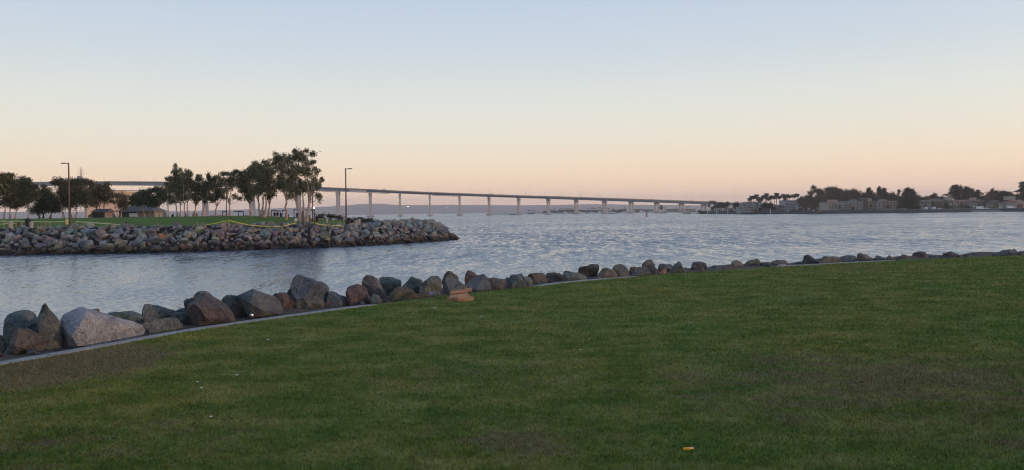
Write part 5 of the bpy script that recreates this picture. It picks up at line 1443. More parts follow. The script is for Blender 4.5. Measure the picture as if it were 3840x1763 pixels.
# ---------------------------------------------------------------- hills and far shore
RID = [(-900, 795), (-300, 796), (200, 794), (620, 793), (800, 789), (960, 784), (1100, 779), (1250, 774), (1360, 765), (1430, 764), (1490, 769), (1620, 768.5), (1816, 768), (1930, 770), (2100, 768.6), (2200, 766), (2260, 766), (2400, 768), (2520, 769), (2700, 772), (3000, 772), (3500, 768), (4600, 760)]
mb = MB(); uu = list(range(-900, 4600, 20)); HY = 9600
prof = [(-1500, 0.0), (-1350, 0.12), (-1000, .3), (-650, .52), (-320, .8), (0, 1.0), (500, .7), (1100, 0.2)]
for u in uu:
    v = float(np.interp(u, [a for a, _ in RID], [c for _, c in RID]))
    h0 = P(u, v, HY).z
    for dy, f in prof:
        Y = HY + dy; x = X(u, HY) * (Y / HY)
        nz_ = noise.fractal(Vector((x * 0.0016, Y * 0.0016, 2)), 1.0, 2.0, 4)
        mb.v.append((x, Y, -2 if f == 0 else max(0.5, h0 * f + nz_ * 10 * (1 - abs(2 * f - 1)) + noise.noise((u * 0.045, f, 4)) * 3.0 * f)))
n = len(prof)
for i in range(len(uu) - 1):
    for k in range(n - 1): mb.f.append((i * n + k, (i + 1) * n + k, (i + 1) * n + k + 1, i * n + k + 1))
struct('hills', mb, 'hill', True)
for u, v, lab in ((1528.5, 773.5, 'left one of a close pair of bright lights on the far hills'), (1533.5, 774, 'right one of a close pair of bright lights on the far hills'), (1678.5, 780, 'single bright light on the far hills right of the pair')):
    p = P(u, v, 8000)
    th = thing('hill_glint', p, lab, 'light', 'bright lights on the far hills')
    MB().lathe([(0, -2.2), (2.0, -1.2), (2.4, 0), (1.7, 1.4), (0, 2.2)], 8).build('lit_lamp', 'farlight', th)  # window glint built as a glowing body, no real lamp
    zz = p.z
    MB().tube([(0, 1, -2), (0, 1, -zz)], 0.8, 5).build('mast', 'greywall', th)
# sheds on the far shore seen between the gum trunks
for u0, u1, v0, Y, mat, lab in ((737, 745.5, 808, 2600, 'sunpinkwall', 'tiny sunlit shed seen left of the stout pale trunk'), (791, 857, 807.5, 2700, 'sunpinkwall', 'long low pinkish shed across the water behind the gum trunks'), (918, 945, 808, 2900, 'cream', 'low pale shed across the water left of the broad dark gum'),
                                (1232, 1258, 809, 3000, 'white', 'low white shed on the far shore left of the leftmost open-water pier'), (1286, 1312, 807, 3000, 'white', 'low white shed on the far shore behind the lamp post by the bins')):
    z1 = P((u0 + u1) / 2, v0, Y).z
    th = thing('shed', (X((u0 + u1) / 2, Y), Y, 0), lab, 'shed', 'low sheds on the far shore')
    w_ = (u1 - u0) / F * Y / 2
    MB().box(-w_, w_, -10, 10, -1, max(4, z1)).build('wall', mat, th)
    MB().prism([(-w_ * 1.01, max(4, z1)), (w_ * 1.01, max(4, z1)), (w_ * .98, max(4, z1) + 1.4), (-w_ * .98, max(4, z1) + 1.4)], -10.2, 10.2).build('roof', 'roofgrey', th)

# ---------------------------------------------------------------- marina beyond the bridge
def ground_strip(name, pts, mat, zt, back=60, z_back=None):
    """shore polygon: waterline points, a short bank, level ground behind"""
    mb = MB(); zb = zt if z_back is None else z_back
    for p in pts:
        mb.v += [(p.x, p.y, -1), (p.x, p.y, zt * 0.55), (p.x, p.y + 1.8, zt), (p.x, p.y + 28, (zt + zb) / 2), (p.x * (1 + back / p.y), p.y + back, zb), (p.x * (1 + (back + 20) / p.y), p.y + back + 20, -1)]
    for i in range(len(pts) - 1):
        for k in range(5): mb.f.append((i * 6 + k, (i + 1) * 6 + k, (i + 1) * 6 + k + 1, i * 6 + k + 1))
    mb.f += [tuple(range(6)), tuple(range((len(pts) - 1) * 6, len(pts) * 6))]
    return struct(name, mb, mat)
MY = 1980
ground_strip('marina_ground', [Vector((X(u, y), y, 0)) for u, y in ((1838, 2080), (1900, 2020), (1960, MY), (2100, MY), (2300, 1990), (2500, 2010), (2700, 2040), (2850, 2080))], 'earth', 2.0, 160)
def block(name, u0, u1, vtop, Y, depth, mat, label, floors=0, bays=0, roof=None, cat='building', group=None, z0=1.2, winmat='glass', balc=False, railm='whitewall', par=0.0):
    """flat-fronted building with its windows, balconies, parapet roof"""
    um = (u0 + u1) / 2; k = Y / F
    th = thing(name, (X(um, Y), Y, z0), label, cat, group)
    w_ = (u1 - u0) * k / 2; h = P(um, vtop, Y).z - z0
    MB().box(-w_, w_, 0, depth, -1.5, h).build('wall', mat, th)
    if roof == 'flat': MB().box(-w_ - .4, w_ + .4, -.5, depth + .4, h + .003, h + .55).build('roof', 'greywall' if mat != 'greywall' else 'cream', th)
    elif roof == 'gable': MB().prism([(-w_ - .4, h + .003), (w_ + .4, h + .003), (0, h + w_ * .55)], -.4, depth + .4).build('roof', 'roofbrown', th)
    elif roof == 'tile': MB().prism([(-w_ - .4, h + .003), (w_ + .4, h + .003), (0, h + w_ * .5)], -.5, depth + .4).build('roof', 'rooftile', th)
    elif roof == 'low': MB().add([(-w_ - .3, -.4, h), (w_ + .3, -.4, h), (w_ + .3, depth, h), (-w_ - .3, depth, h), (-w_, depth * .5, h + 1.7), (w_, depth * .5, h + 1.7)], [(0, 1, 5, 4), (2, 3, 4, 5), (0, 4, 3), (1, 2, 5), (3, 2, 1, 0)]).build('roof', 'roofbrown', th)
    if floors:
        fh = h / floors; bw = 2 * w_ / bays
        if balc:
            for q in range(bays):
                if rnd.random() < 0.45:
                    x0 = -w_ + q * bw; hh_ = fh * rnd.randint(max(1, floors - 1), floors) - rnd.uniform(0, .5)
                    MB().box(x0 + bw * rnd.uniform(-.04, .1), x0 + bw * rnd.uniform(.16, .34), -1.9, -.003, -1.4, hh_).build('bay_wall', railm if rnd.random() < .7 else 'sunpinkwall', th)
        for f in range(floors):
            for q in range(bays):
                x0 = -w_ + q * bw
                wd = bw * rnd.uniform(.42, .7); a = x0 + (bw - wd) / 2
                wn = MB().box(a, a + wd, -.06, .25, f * fh + fh * .24, f * fh + fh * .82).build('window', winmat, th)
                if balc and rnd.random() < 0.72:
                    b_ = MB().box(x0 + bw * .06, x0 + bw * .94, -1.5, -.07, f * fh - .08, f * fh + .12)
                    b_.box(x0 + bw * .06, x0 + bw * .94, -1.5, -1.4, f * fh + .12, f * fh + 1.05)
                    b_.build('balcony', railm, th)
    return th
block('marina_building', 2098, 2160, 787, 2100, 20, 'brownwall', 'long tan building behind the marina masts', 2, 10, 'flat')
block('marina_building', 2166, 2200, 788.5, 2120, 20, 'roofgrey', 'greyish building right of the long tan one behind the masts', 2, 6, 'flat')
block('marina_building', 2060, 2096, 793, 2060, 16, 'roofgrey', 'low grey building left of the long tan one', 1, 6, 'low')
block('marina_building', 2205, 2262, 789, 2090, 18, 'roofbrown', 'dark brown building by the twin-column pier in the marina', 2, 8, 'flat')
block('marina_building', 2322, 2350, 787, 2060, 16, 'brownwall', 'tan gabled building right of the moored dark ketch', 2, 4, 'low')
block('marina_building', 2378, 2412, 784.5, 2080, 18, 'cream', 'cream building between two marina piers', 2, 5, 'flat')
block('marina_building', 2416, 2450, 788, 2040, 18, 'brownwall', 'grey-fronted building behind white motor boats', 2, 6, 'low')
block('hotel_wing', 2504, 2556, 784, 2050, 18, 'cream', 'long cream waterfront building with a flat roof, left half', 2, 9, 'flat')
block('hotel_wing', 2557, 2610, 784, 2045, 18, 'sunpinkwall', 'orange-lit waterfront building, right of the cream one', 2, 8, 'flat')
block('marina_building', 2615, 2640, 793, 2030, 12, 'white', 'small white building behind the tug boats', 1, 3, 'gable')
def fartree(u, v, ru, rv, Y, label, leafm='leafdark', ub=None, name='broadleaf_tree', zb=2.0, size=0.9, dens=1.3, extra=(), group='trees on the far shores', tw=0.35, bark='darkbark'):
    return tree(name, label, [u if ub is None else ub], Y, [(u, v, ru, rv)] + list(extra), leafm, bark, tw, group, dens, size, zb, depth=0.7, limbs=2)
fartree(2185, 795, 10, 5, 2050, 'dark tree among the masts right of the long tan building', extra=((2200, 796, 9, 4),))
fartree(2235, 795, 12, 5, 2040, 'dark tree left of the twin-column marina pier', extra=((2250, 794, 8, 5),))
fartree(2300, 793, 12, 6, 2050, 'broad dark tree right of the twin-column marina pier', extra=((2318, 794, 9, 5),))
fartree(2395, 795, 9, 5, 2010, 'dark tree under the cream marina building')
fartree(2428, 796, 10, 6, 2000, 'dark tree in front of the grey-fronted marina building', extra=((2440, 797, 6, 5),))
fartree(2481, 779, 6, 6, 2000, 'triangular dark tree left of the cream waterfront building', name='conifer_tree', extra=((2481, 774, 3, 4),))
fartree(2000, 801, 12, 3, 1990, 'low dark bush row on the tip of the far marina', extra=((2020, 800, 10, 3), (1980, 802, 9, 2.5)))
fartree(2045, 797, 9, 4, 2000, 'dark tree below the marina\'s left palms', extra=((2035, 800, 6, 3),))
fartree(2075, 795, 8, 5, 2010, 'dark tree right of a pier at the marina\'s left end')
PB = None
def farpalm(u, v, Y, label, group, zb=2.0, rad=2.2, n=22, droop=1.25, tw=0.3, leafm='frond'):
    return palm(label, Vector((X(u, Y), Y, zb)), P(u, v, Y), rad, leafm, n, tw, droop, group)
for i, (u, v) in enumerate(((1982, 789), (1987, 789.5), (1993, 789.5), (2000, 790), (2006, 791), (2012, 791))):
    farpalm(u, v, 2010, 'one of the six evenly spaced palms at the marina\'s left tip', 'row of six palms on the marina tip', rad=2.8)
for u, v in ((2064, 785), (2070, 788.5), (2078, 781), (2081, 785), (2098, 785), (2104, 782), (2121.5, 783), (2128.5, 781.5), (2135, 782), (2144, 783.5), (2205.5, 780.5), (2219, 780.5), (2224, 780), (2228, 780), (2232, 782), (2245, 778), (2250, 778.5), (2254, 782), (2277, 782), (2281, 781), (2284, 780.5), (2300, 780.5), (2343, 778), (2347, 780)):
    farpalm(u, v, 2060, 'slim palm rising above the marina boats behind the bridge', 'slim palms of the marina', rad=2.9)
for u, v, lab in ((2496, 773.5, 'palm right of the triangular dark tree'), (2492.5, 779, 'shorter palm beside the triangular dark tree'), (2536.5, 774.5, 'palm above the cream waterfront building'), (2573, 776, 'left palm of three above the orange-lit building'), (2579, 777, 'middle, lowest palm of three above the orange-lit building'), (2584.5, 772.5, 'tallest palm of three above the orange-lit building')):
    farpalm(u, v, 2070, lab, 'palms by the waterfront buildings', rad=2.5)

# boats
def hull_mb(L, B_, H, flare=0.75, draft=0.4):
    mb = MB(); st = [(-.5, .72, .9), (-.3, .95, .85), (0, 1, .85), (.25, .75, .92), (.42, .3, 1.02), (.5, .02, 1.1)]
    for f, wd, hh in st:
        b_ = B_ / 2 * wd
        mb.v += [(f * L, -b_, H * hh), (f * L * .97, -b_ * flare, -draft), (f * L * .97, b_ * flare, -draft), (f * L, b_, H * hh)]
    for i in range(len(st) - 1):
        for k in range(4): mb.f.append((i * 4 + k, i * 4 + (k + 1) % 4, (i + 1) * 4 + (k + 1) % 4, (i + 1) * 4 + k))
    mb.f += [(0, 1, 2, 3), tuple(range(20, 24))]
    return mb
def sail_proto(mat, L=11, mast=14, two=False):
    th = thing('sailboat', (0, 0, 0), 'x', 'sailboat')
    hull_mb(L, L * .3, L * .1).build('hull', mat, th)
    MB().prism([(-L * .22, L * .09), (L * .2, L * .09), (L * .12, L * .16), (-L * .2, L * .17)], -L * .08, L * .08).build('cabin', 'white', th)
    def mst(x, h):
        m_ = MB().tube([(x, 0, L * .08), (x, 0, h)], [.22, .14], 6).build('mast', 'greywall', th)
        MB().tube([(x, 0, L * .22), (x - L * .36, 0, L * .21)], .09, 6).tube([(x, -.9, h * .6), (x, .9, h * .6)], .05, 5).build('boom', 'greywall', m_)
    mst(L * .08, mast)
    if two: mst(-L * .32, mast * .8)
    return th
def motor_proto(mat, L=9, H=1.2):
    th = thing('motor_boat', (0, 0, 0), 'x', 'motor boat')
    hull_mb(L, L * .32, H).build('hull', mat, th)
    c = MB().prism([(-L * .3, H * .85), (L * .15, H * .85), (L * .05, H * .85 + 1.5), (-L * .28, H * .85 + 1.6)], -L * .11, L * .11).build('cabin', 'white', th)
    MB().prism([(-L * .22, H * .85 + .7), (L * .09, H * .85 + .7), (L * .06, H * .85 + 1.25), (-L * .22, H * .85 + 1.25)], -L * .112, L * .112).build('window', 'glass', c)
    return th
protos = {}
def boat(kind, u, Y, rz, label, group=None, s=1.0, v=None):
    loc = (X(u, Y), Y, 0)
    if kind not in protos:
        o = protos[kind] = {'sw': lambda: sail_proto('white'), 'sn': lambda: sail_proto('navy'), 'ketch': lambda: sail_proto('navy', 17, 21, True), 'mw': lambda: motor_proto('white'), 'mn': lambda: motor_proto('navy', 12, 1.6)}[kind]()
        o.location = loc; o.rotation_euler = (0, 0, rz); o.scale = (s, s, s); o['label'] = label
        if group: o['group'] = group
        return o
    o = copy_thing(protos[kind], loc, label, group, rz, s)
    if not group and 'group' in o: del o['group']
    return o
rg = random.Random(21)
for i, u in enumerate((1972, 2035, 2055, 2084, 2112, 2118, 2140, 2152, 2172, 2187, 2192, 2200, 2213, 2228, 2238, 2262, 2276, 2310, 2334, 2362, 2385, 2398, 2433, 2459)):
    nv = i % 3 == 2
    boat('sn' if nv else 'sw', u, 1840 + rg.uniform(-40, 60), rg.uniform(-.5, .5) + (math.pi if rg.random() < .5 else 0), 'dark-hulled sailboat with a bare mast moored in the marina' if nv else 'white-hulled sailboat with a bare mast moored in the marina', 'dark sailboats of the marina' if nv else 'white sailboats of the marina', rg.uniform(.85, 1.3))
for u in (1966, 2018, 2072, 2096, 2125, 2160, 2181, 2220, 2256, 2297, 2345, 2372, 2404, 2412, 2442, 2447):
    boat('mw', u, 1800 + rg.uniform(-50, 40), rg.uniform(-.4, .4), 'small white motor boat moored in the marina', 'white motor boats of the marina', rg.uniform(1.3, 2.3))
boat('ketch', 2297, 1330, 0.1, 'dark two-masted ketch anchored right of a twin-column pier', s=0.72)
boat('mn', 1924, 1560, 0.05, 'dark motor boat crossing near the fourth open-water pier', s=1.0)
boat('mn', 2488, 1340, 0.0, 'dark work boat with pale cabin left of the tug', s=0.9)
boat('mn', 2579, 1120, 3.1, 'low dark tug with white cabin near the island\'s left tip', s=1.0)
boat('mn', 2622, 1150, 0.1, 'dark launch right beside the low tug', s=0.8)
boat('mw', 2604, 1180, 0.1, 'white launch between the tug and the dark launch', s=1.0)
boat('sw', 2640, 1250, 0.2, 'sailboat close against the left tip of the island', s=0.9)
p = G(2425, 812, 0)
th = thing('channel_buoy', (p.x, p.y, 0), 'red channel buoy floating in open water before the marina', 'buoy')
MB().lathe([(1.3, -.6), (1.35, .5), (1.1, .75)], 14).build('float', 'red', th)
MB().tube([(0.8, 0, .7), (.25, 0, 3.3)], .09, 6).tube([(-.8, 0, .7), (-.25, 0, 3.3)], .09, 6).tube([(0, .8, .7), (0, .25, 3.3)], .09, 6).tube([(0, -.8, .7), (0, -.25, 3.3)], .09, 6).box(-.3, .3, -.3, .3, 3.2, 3.5).build('cage', 'red', th)
MB().add([(-.55, -.04, 1.6), (.55, -.04, 1.6), (.3, -.04, 3.0), (-.3, -.04, 3.0), (-.55, .04, 1.6), (.55, .04, 1.6), (.3, .04, 3.0), (-.3, .04, 3.0)], [(0, 1, 2, 3), (7, 6, 5, 4), (0, 4, 5, 1), (1, 5, 6, 2), (2, 6, 7, 3), (3, 7, 4, 0)]).build('daymark', 'red', th)
MB().lathe([(.16, 3.5), (.16, 3.9), (0, 4.0)], 8).build('lantern', 'dark', th)

# ---------------------------------------------------------------- island shore at right
SH = [(2636, 1010), (2660, 960), (2800, 870), (2900, 815), (3000, 775), (3150, 735), (3300, 712), (3450, 706), (3630, 706), (3760, 700), (3840, 690), (4100, 660), (4500, 620)]
def shy(u): return float(np.interp(u, [a for a, _ in SH], [c for _, c in SH]))
us = list(range(2636, 4500, 24)) + [4500]
ground_strip('island_ground', [Vector((X(u, shy(u)), shy(u), 0)) for u in us], 'earth', 2.3, 260, 4.0)
IZ = 2.5
mb = MB()                                  # rough stone revetment at the water
uu = list(range(2640, 4400, 6))
for u in uu:
    y = shy(u); zt_ = 2.55 + 0.5 * noise.noise((u * .08, 1, 1)) + (0.5 if u < 3350 else 0.2)
    if 3640 < u < 3745: zt_ = 0.7
    x = X(u, y)
    for dy, z in ((-4.5, -1), (-3.0, zt_ * .45 + .35 * noise.noise((u * .21, 2, 2))), (-1.6, zt_), (-.3, zt_), (-.2, -1)): mb.v.append((x, y + dy, z))
for i in range(len(uu) - 1):
    for k in range(4): mb.f.append((i * 5 + k, (i + 1) * 5 + k, (i + 1) * 5 + k + 1, i * 5 + k + 1))
o = mb.build('seawall', 'seawall'); tag(o, 'dark stone seawall along the island\'s waterline', 'seawall')
mb = MB()
us = list(range(3630, 3760, 10))
for u in us:
    y = shy(u)
    for dy, z in ((-9, -.3), (-4.6, 0.55), (2, 1.9), (4, 2.4)): mb.v.append((X(u, y), y + dy, z))
for i in range(len(us) - 1):
    for k in range(3): mb.f.append((i * 4 + k, (i + 1) * 4 + k, (i + 1) * 4 + k + 1, i * 4 + k + 1))
struct('beach', mb, 'sand')

GI = 'island buildings'
YA = 850
# stepped apartment block with white balcony frames
for i, (u0, u1, v0, yy, lab) in enumerate(((2776, 2787, 778, 846, 'lowest left step of the white-framed terraced apartments'), (2787.5, 2799, 765, 846.5, 'second step of the white-framed terraced apartments'), (2799.5, 2812, 759, 847, 'top left block of the white-framed terraced apartments'),
                                          (2812.5, 2834, 758, 850, 'middle block of the terraced apartments below the leftmost palms'), (2834.5, 2858, 760, 856, 'right block of the terraced apartments behind tall palm trunks'))):
    block('apartment_block', u0, u1, v0, yy, 16, 'greywall', lab, max(1, round((790 - v0) / 8)), max(1, round((u1 - u0) / 6)), 'flat', 'apartment block', GI, IZ, balc=True)
block('gabled_house', 2866, 2888, 772, 850, 12, 'greywall', 'small grey gabled house hidden among bushes right of the terraced apartments', 2, 3, 'gable', 'house', GI, IZ)
block('gabled_house', 2925, 2943, 774, 835, 12, 'tanwall', 'tan gabled house left of the white modern apartments', 2, 2, 'gable', 'house', GI, IZ)
block('apartment_block', 2904, 2924, 770, 838, 12, 'greywall', 'narrow white-railed block left of the tan gabled house', 2, 3, 'flat', 'apartment block', GI, IZ, balc=True)
block('apartment_block', 2944, 2994, 753, 840, 18, 'whitewall', 'white modern apartments with long balconies below the palm row', 4, 6, 'flat', 'apartment block', GI, IZ, balc=True)
block('apartment_block', 2995, 3028, 768, 815, 12, 'greywall', 'low white-trimmed block half hidden by the brown bushy tree', 2, 4, 'low', 'apartment block', GI, IZ, balc=True)
block('boat_house', 2682, 2708, 781.5, 975, 12, 'whitewall', 'small white-roofed boat house near the island\'s left tip', 1, 4, 'low', 'boat house', GI, 2.2)
block('pavilion', 2722, 2752, 785, 930, 10, 'tanwall', 'low dark pavilion between the boat house and the terraced apartments', 1, 4, 'low', 'pavilion', GI, 2.2)
GY = 768
block('apartment_block', 3104, 3143, 759.5, GY, 20, 'cream', 'left block of the long flat-roofed balcony apartments', 4, 5, 'flat', 'apartment block', GI, IZ, balc=True, railm='cream')
block('apartment_block', 3143.5, 3196, 757.5, GY + 4, 20, 'whitewall', 'pale middle block of the long balcony apartments', 4, 7, 'flat', 'apartment block', GI, IZ, balc=True, railm='greywall')
block('apartment_block', 3196.5, 3242, 757, GY + 1, 20, 'cream', 'block of the balcony apartments under the lift house', 4, 6, 'flat', 'apartment block', GI, IZ, balc=True, railm='cream')
block('stair_tower', 3242.5, 3253, 744, GY - 1, 12, 'roofbrown', 'narrow dark stair tower between two apartment blocks', 0, 0, 'flat', 'tower', GI, IZ)
block('apartment_block', 3253.5, 3294, 756, GY + 2, 20, 'tanwall', 'tan apartment block right of the dark stair tower', 4, 5, 'flat', 'apartment block', GI, IZ, balc=True, railm='cream')
block('apartment_block', 3294.5, 3350, 755, GY - 4, 18, 'cream', 'apartment block with an orange-lit roof edge left of the big dark conifer', 3, 7, 'flat', 'apartment block', GI, IZ, balc=True, railm='sunpinkwall')
block('apartment_block', 3351, 3375, 757, GY + 6, 14, 'greywall', 'grey shaded end block touching the big dark conifer', 3, 3, 'flat', 'apartment block', GI, IZ)
def rooftop(u0, u1, v0, v1, Y, mat, label):
    k = Y / F; um = (u0 + u1) / 2; z0 = P(um, v1, Y).z; z1 = P(um, v0, Y).z; w_ = (u1 - u0) * k / 2
    th = thing('roof_house', (X(um, Y), Y, z0), label, 'roof house', 'plant rooms on the apartment roofs')
    MB().box(-w_, w_, 0, 6, -.6, z1 - z0).build('wall', mat, th)
    MB().box(-w_ - .25, w_ + .25, -.25, 6.25, z1 - z0 + .003, z1 - z0 + .3).build('roof', 'cream', th)
rooftop(3112, 3143, 750, 759, GY + 4, 'sunpinkwall', 'plant room on the left apartment block with a pink-lit end')
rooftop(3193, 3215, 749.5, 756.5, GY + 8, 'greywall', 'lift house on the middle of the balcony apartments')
rooftop(3254, 3269, 745, 755.5, GY + 3, 'sunpinkwall', 'orange-lit box on the roof right of the stair tower')
rooftop(3305, 3325, 749, 754.5, GY + 4, 'cream', 'small pale plant room above the orange-lit roof edge')
TY = 775
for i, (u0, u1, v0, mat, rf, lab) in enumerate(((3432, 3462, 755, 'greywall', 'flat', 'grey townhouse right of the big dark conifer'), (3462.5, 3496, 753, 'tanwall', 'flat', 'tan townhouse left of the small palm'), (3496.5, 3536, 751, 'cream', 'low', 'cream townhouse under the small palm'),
                                       (3548, 3570, 748, 'cream', 'flat', 'townhouse with a tall cream box wall left of the twin pines'), (3570.5, 3616, 752, 'sunpinkwall', 'flat', 'townhouse with an orange-lit fascia below the twin pines'), (3616.5, 3678, 751, 'tanwall', 'flat', 'wide townhouse below the round-topped pine'),
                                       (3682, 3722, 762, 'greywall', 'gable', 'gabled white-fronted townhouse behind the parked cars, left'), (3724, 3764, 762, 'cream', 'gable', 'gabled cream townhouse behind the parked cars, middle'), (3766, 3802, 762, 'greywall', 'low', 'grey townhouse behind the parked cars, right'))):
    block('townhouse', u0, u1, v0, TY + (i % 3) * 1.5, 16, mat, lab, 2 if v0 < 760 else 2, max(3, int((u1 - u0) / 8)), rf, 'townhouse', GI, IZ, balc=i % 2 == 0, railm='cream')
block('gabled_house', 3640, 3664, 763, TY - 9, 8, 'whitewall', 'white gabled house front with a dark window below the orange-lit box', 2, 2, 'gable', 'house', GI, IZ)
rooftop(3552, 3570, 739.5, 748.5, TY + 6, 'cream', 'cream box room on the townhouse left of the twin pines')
rooftop(3648, 3662, 742, 749, TY + 8, 'sunpinkwall', 'small orange-lit box on the wide townhouse roof')
rooftop(3776, 3808, 737, 748, TY + 16, 'cream', 'long pale roof box below the dome-shaped tree at right')
th = block('boat_hall', 3808, 3842, 759, 745, 14, 'cream', 'arched cream hall with a dark red door at the right picture edge', 0, 0, None, 'hall', GI, IZ)
wk = 34 / F * 745 / 2; hh = P(3825, 759, 745).z - IZ
MB().prism([(-wk - .4, hh - .2), (wk + .4, hh - .2), (wk * .6, hh + 1.6), (0, hh + 2.3), (-wk * .6, hh + 1.6)], -.3, 14.2).build('roof', 'rooftile', th)
MB().prism([(-wk, hh), (wk, hh), (wk * .6, hh + 1.4), (0, hh + 2.0), (-wk * .6, hh + 1.4)], -.36, -.31).build('gable', 'cream', th)
MB().box(-wk * .66, wk * .66, -.12, -.005, -1, hh * .72).build('door', 'reddoor', th)
for u0, u1, lab in ((3460, 3480, 'left of two white cabins on the island shore'), (3488, 3509, 'right of two white cabins on the island shore, with a dark side')):
    Y = 722; w_ = (u1 - u0) / F * Y / 2
    th = thing('site_cabin', (X((u0 + u1) / 2, Y), Y, 2.4), lab, 'cabin', 'white cabins on the island shore')
    MB().box(-w_ * .05, w_, 0, 3, -.4, 2.7).build('wall', 'white', th)
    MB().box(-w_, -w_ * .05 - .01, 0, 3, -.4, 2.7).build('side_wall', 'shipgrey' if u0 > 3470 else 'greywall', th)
    MB().box(-w_ - .1, w_ + .1, -.12, 3.1, 2.703, 2.85).build('roof', 'greywall', th)
    MB().box(w_ * .3, w_ * .6, -.05, -.005, 0, 2).build('door', 'greywall', th)
for u, Y, k, lab in ((3528, 730, ('car', 'white'), 'white car parked alone right of the white cabins'), (3676, 718, ('van', 'white'), 'white van, leftmost vehicle by the sandy landing'), (3705, 722, ('car', 'white'), 'white car right of the van by the sandy landing'),
                     (3757, 720, ('car', 'white'), 'white car midway between the landing and the red-doored hall'), (3776, 722, ('car', 'dark'), 'dark car left of the red-doored hall'), (3791, 720, ('van', 'white'), 'white van next to the red-doored hall'), (3574, 735, ('car', 'dark'), 'dark car parked below the twin pines')):
    vehicle(k, (X(u, Y), Y, 2.32), 0.05, lab, 'vehicles parked on the island shore')
for u, Y, lab in ((2650, 950, 'leftmost thin white post on the island tip'), (2684, 930, 'thin white post before the boat house'), (2725, 905, 'white post before the low pavilion'), (2770, 880, 'white post left of the terraced apartments'), (2804, 862, 'white post before the terraced apartments'), (2882, 822, 'white post before the small grey gabled house')):
    o = MB().box(-.28, .28, -.28, .28, -1, 5.0).box(-.4, .4, -.4, .4, 5.003, 5.3).build('marker_post', 'white', None, False, (X(u, Y), Y - 6, 0))
    tag(o, lab, 'post', 'white posts along the island shore')
for u, Y, lab in ((2955, 787, 'white sign board low on the grass below the modern apartments'), (3052, 757, 'small white sign below the tallest island tree')):
    th = thing('sign_board', (X(u, Y), Y, 2.2), lab, 'sign'); MB().box(-.55, .55, -.06, .06, .4, 1.7).build('board', 'white', th); MB().box(-.06, .06, .06, .16, -.4, 1.6).build('leg', 'greywall', th)
th = thing('kayak', (X(3074, 752), 752, 2.35), 'orange kayak lying by the water below the dark round tree', 'kayak'); hull_mb(4.6, 1.0, .55, draft=0).build('hull', 'orange', th)
for u0, u1, lab in ((3312, 3360, 'long low grey garden wall below the orange-lit apartment block'), (3376, 3400, 'short pale garden wall below the big dark conifer'), (3110, 3160, 'low garden wall below the left balcony apartments')):
    Y = 738 if u0 > 3200 else 748; w_ = (u1 - u0) / F * Y / 2
    o = MB().box(-w_, w_, 0, .4, -.4, 1.5).box(-w_ - .1, w_ + .1, -.1, .5, 1.503, 1.65).build('garden_wall', 'greywall', None, False, (X((u0 + u1) / 2, Y), Y, 2.4)); tag(o, lab, 'wall', 'garden walls on the island')

# island trees
GT = 'trees on the island'
def it(label, blobs, Y=None, leafm='leafpine', ub=None, name='broadleaf_tree', dens=1.25, size=0.55, tw=0.3):
    u = blobs[0][0]
    Y = shy(u) + 80 if Y is None else Y
    tree(name, label, [ub if ub is not None else u], Y, blobs, leafm, 'darkbark', tw, GT, dens, size, IZ, depth=0.7, limbs=2)
it('low dark tree mass hiding the bridge end at the island\'s left tip', [(2690, 773, 18, 9), (2714, 772, 16, 8), (2675, 783, 9, 7), (2728, 764, 7, 6), (2704, 766, 10, 6)], 985)
it('feathery tree at the left tip in front of the last bridge piers', [(2668, 758, 8, 4), (2682, 759, 7, 4), (2660, 768, 6, 6)], 1000, 'leafolive', dens=0.8)
it('dark bush-like tree left of the terraced apartments', [(2765, 768, 12, 8), (2776, 773, 10, 9), (2758, 776, 9, 8)], 868)
it('dark tree amid the terraced apartments and the grey gabled house', [(2870, 768, 9, 9), (2886, 770, 10, 9), (2897, 775, 9, 9)], 842)
it('small dark tree right of the tan gabled house roof', [(2905, 782, 8, 5), (2852, 784, 7, 5)], 830)
it('brownish bushy tree left of the tallest island tree', [(3008, 755, 14, 12), (3024, 764, 16, 13), (3000, 748, 8, 7), (3035, 752, 12, 12)], 810, 'leafbrown', dens=1.5)
it('tallest island tree with sky showing through its crown', [(3053, 705, 9, 7), (3042, 724, 11, 8), (3064, 716, 12, 8), (3081, 722, 11, 12), (3038, 742, 15, 10), (3072, 742, 15, 13), (3058, 765, 18, 14), (3090, 760, 12, 16), (3048, 780, 16, 8)], 800, 'leafolive', dens=1.0)
it('round-crowned tree right of the tallest one', [(3105, 711, 14, 9), (3130, 711, 16, 10), (3114, 732, 22, 15), (3145, 733, 16, 15), (3152, 720, 9, 9), (3098, 748, 14, 12)], 830, 'leafolive')
it('round dark tree in the middle behind the apartment roofs', [(3178, 722, 12, 10), (3204, 721, 15, 10), (3190, 740, 22, 14), (3218, 735, 12, 14), (3168, 740, 10, 12)], 835, 'leafolive')
it('dark flat-topped cypress above the dark stair tower', [(3255, 712, 6, 9), (3256, 724, 8, 12), (3254, 742, 12, 14)], 825, name='conifer_tree', size=0.45)
it('tiny spire-shaped conifer between the two taller cypresses', [(3271.5, 716, 2, 4), (3271.5, 724, 4, 6), (3274, 738, 14, 12)], 830, name='conifer_tree', size=0.4)
it('pointed cypress right of the tiny spire', [(3299, 703, 3, 6), (3299, 713, 6, 9), (3299, 728, 10, 12)], 825, name='conifer_tree', size=0.4)
it('square-topped dark tree beside the pointed cypress', [(3318, 713, 8, 7), (3316, 728, 12, 11), (3328, 738, 14, 12)], 832)
it('dark tree mass behind the roofs left of the cypresses', [(3236, 735, 8, 10), (3240, 748, 12, 10)], 840)
it('sloping dark tree mass right of the square-topped tree', [(3345, 735, 12, 11), (3358, 742, 12, 11), (3372, 750, 11, 11), (3336, 748, 14, 10)], 838)
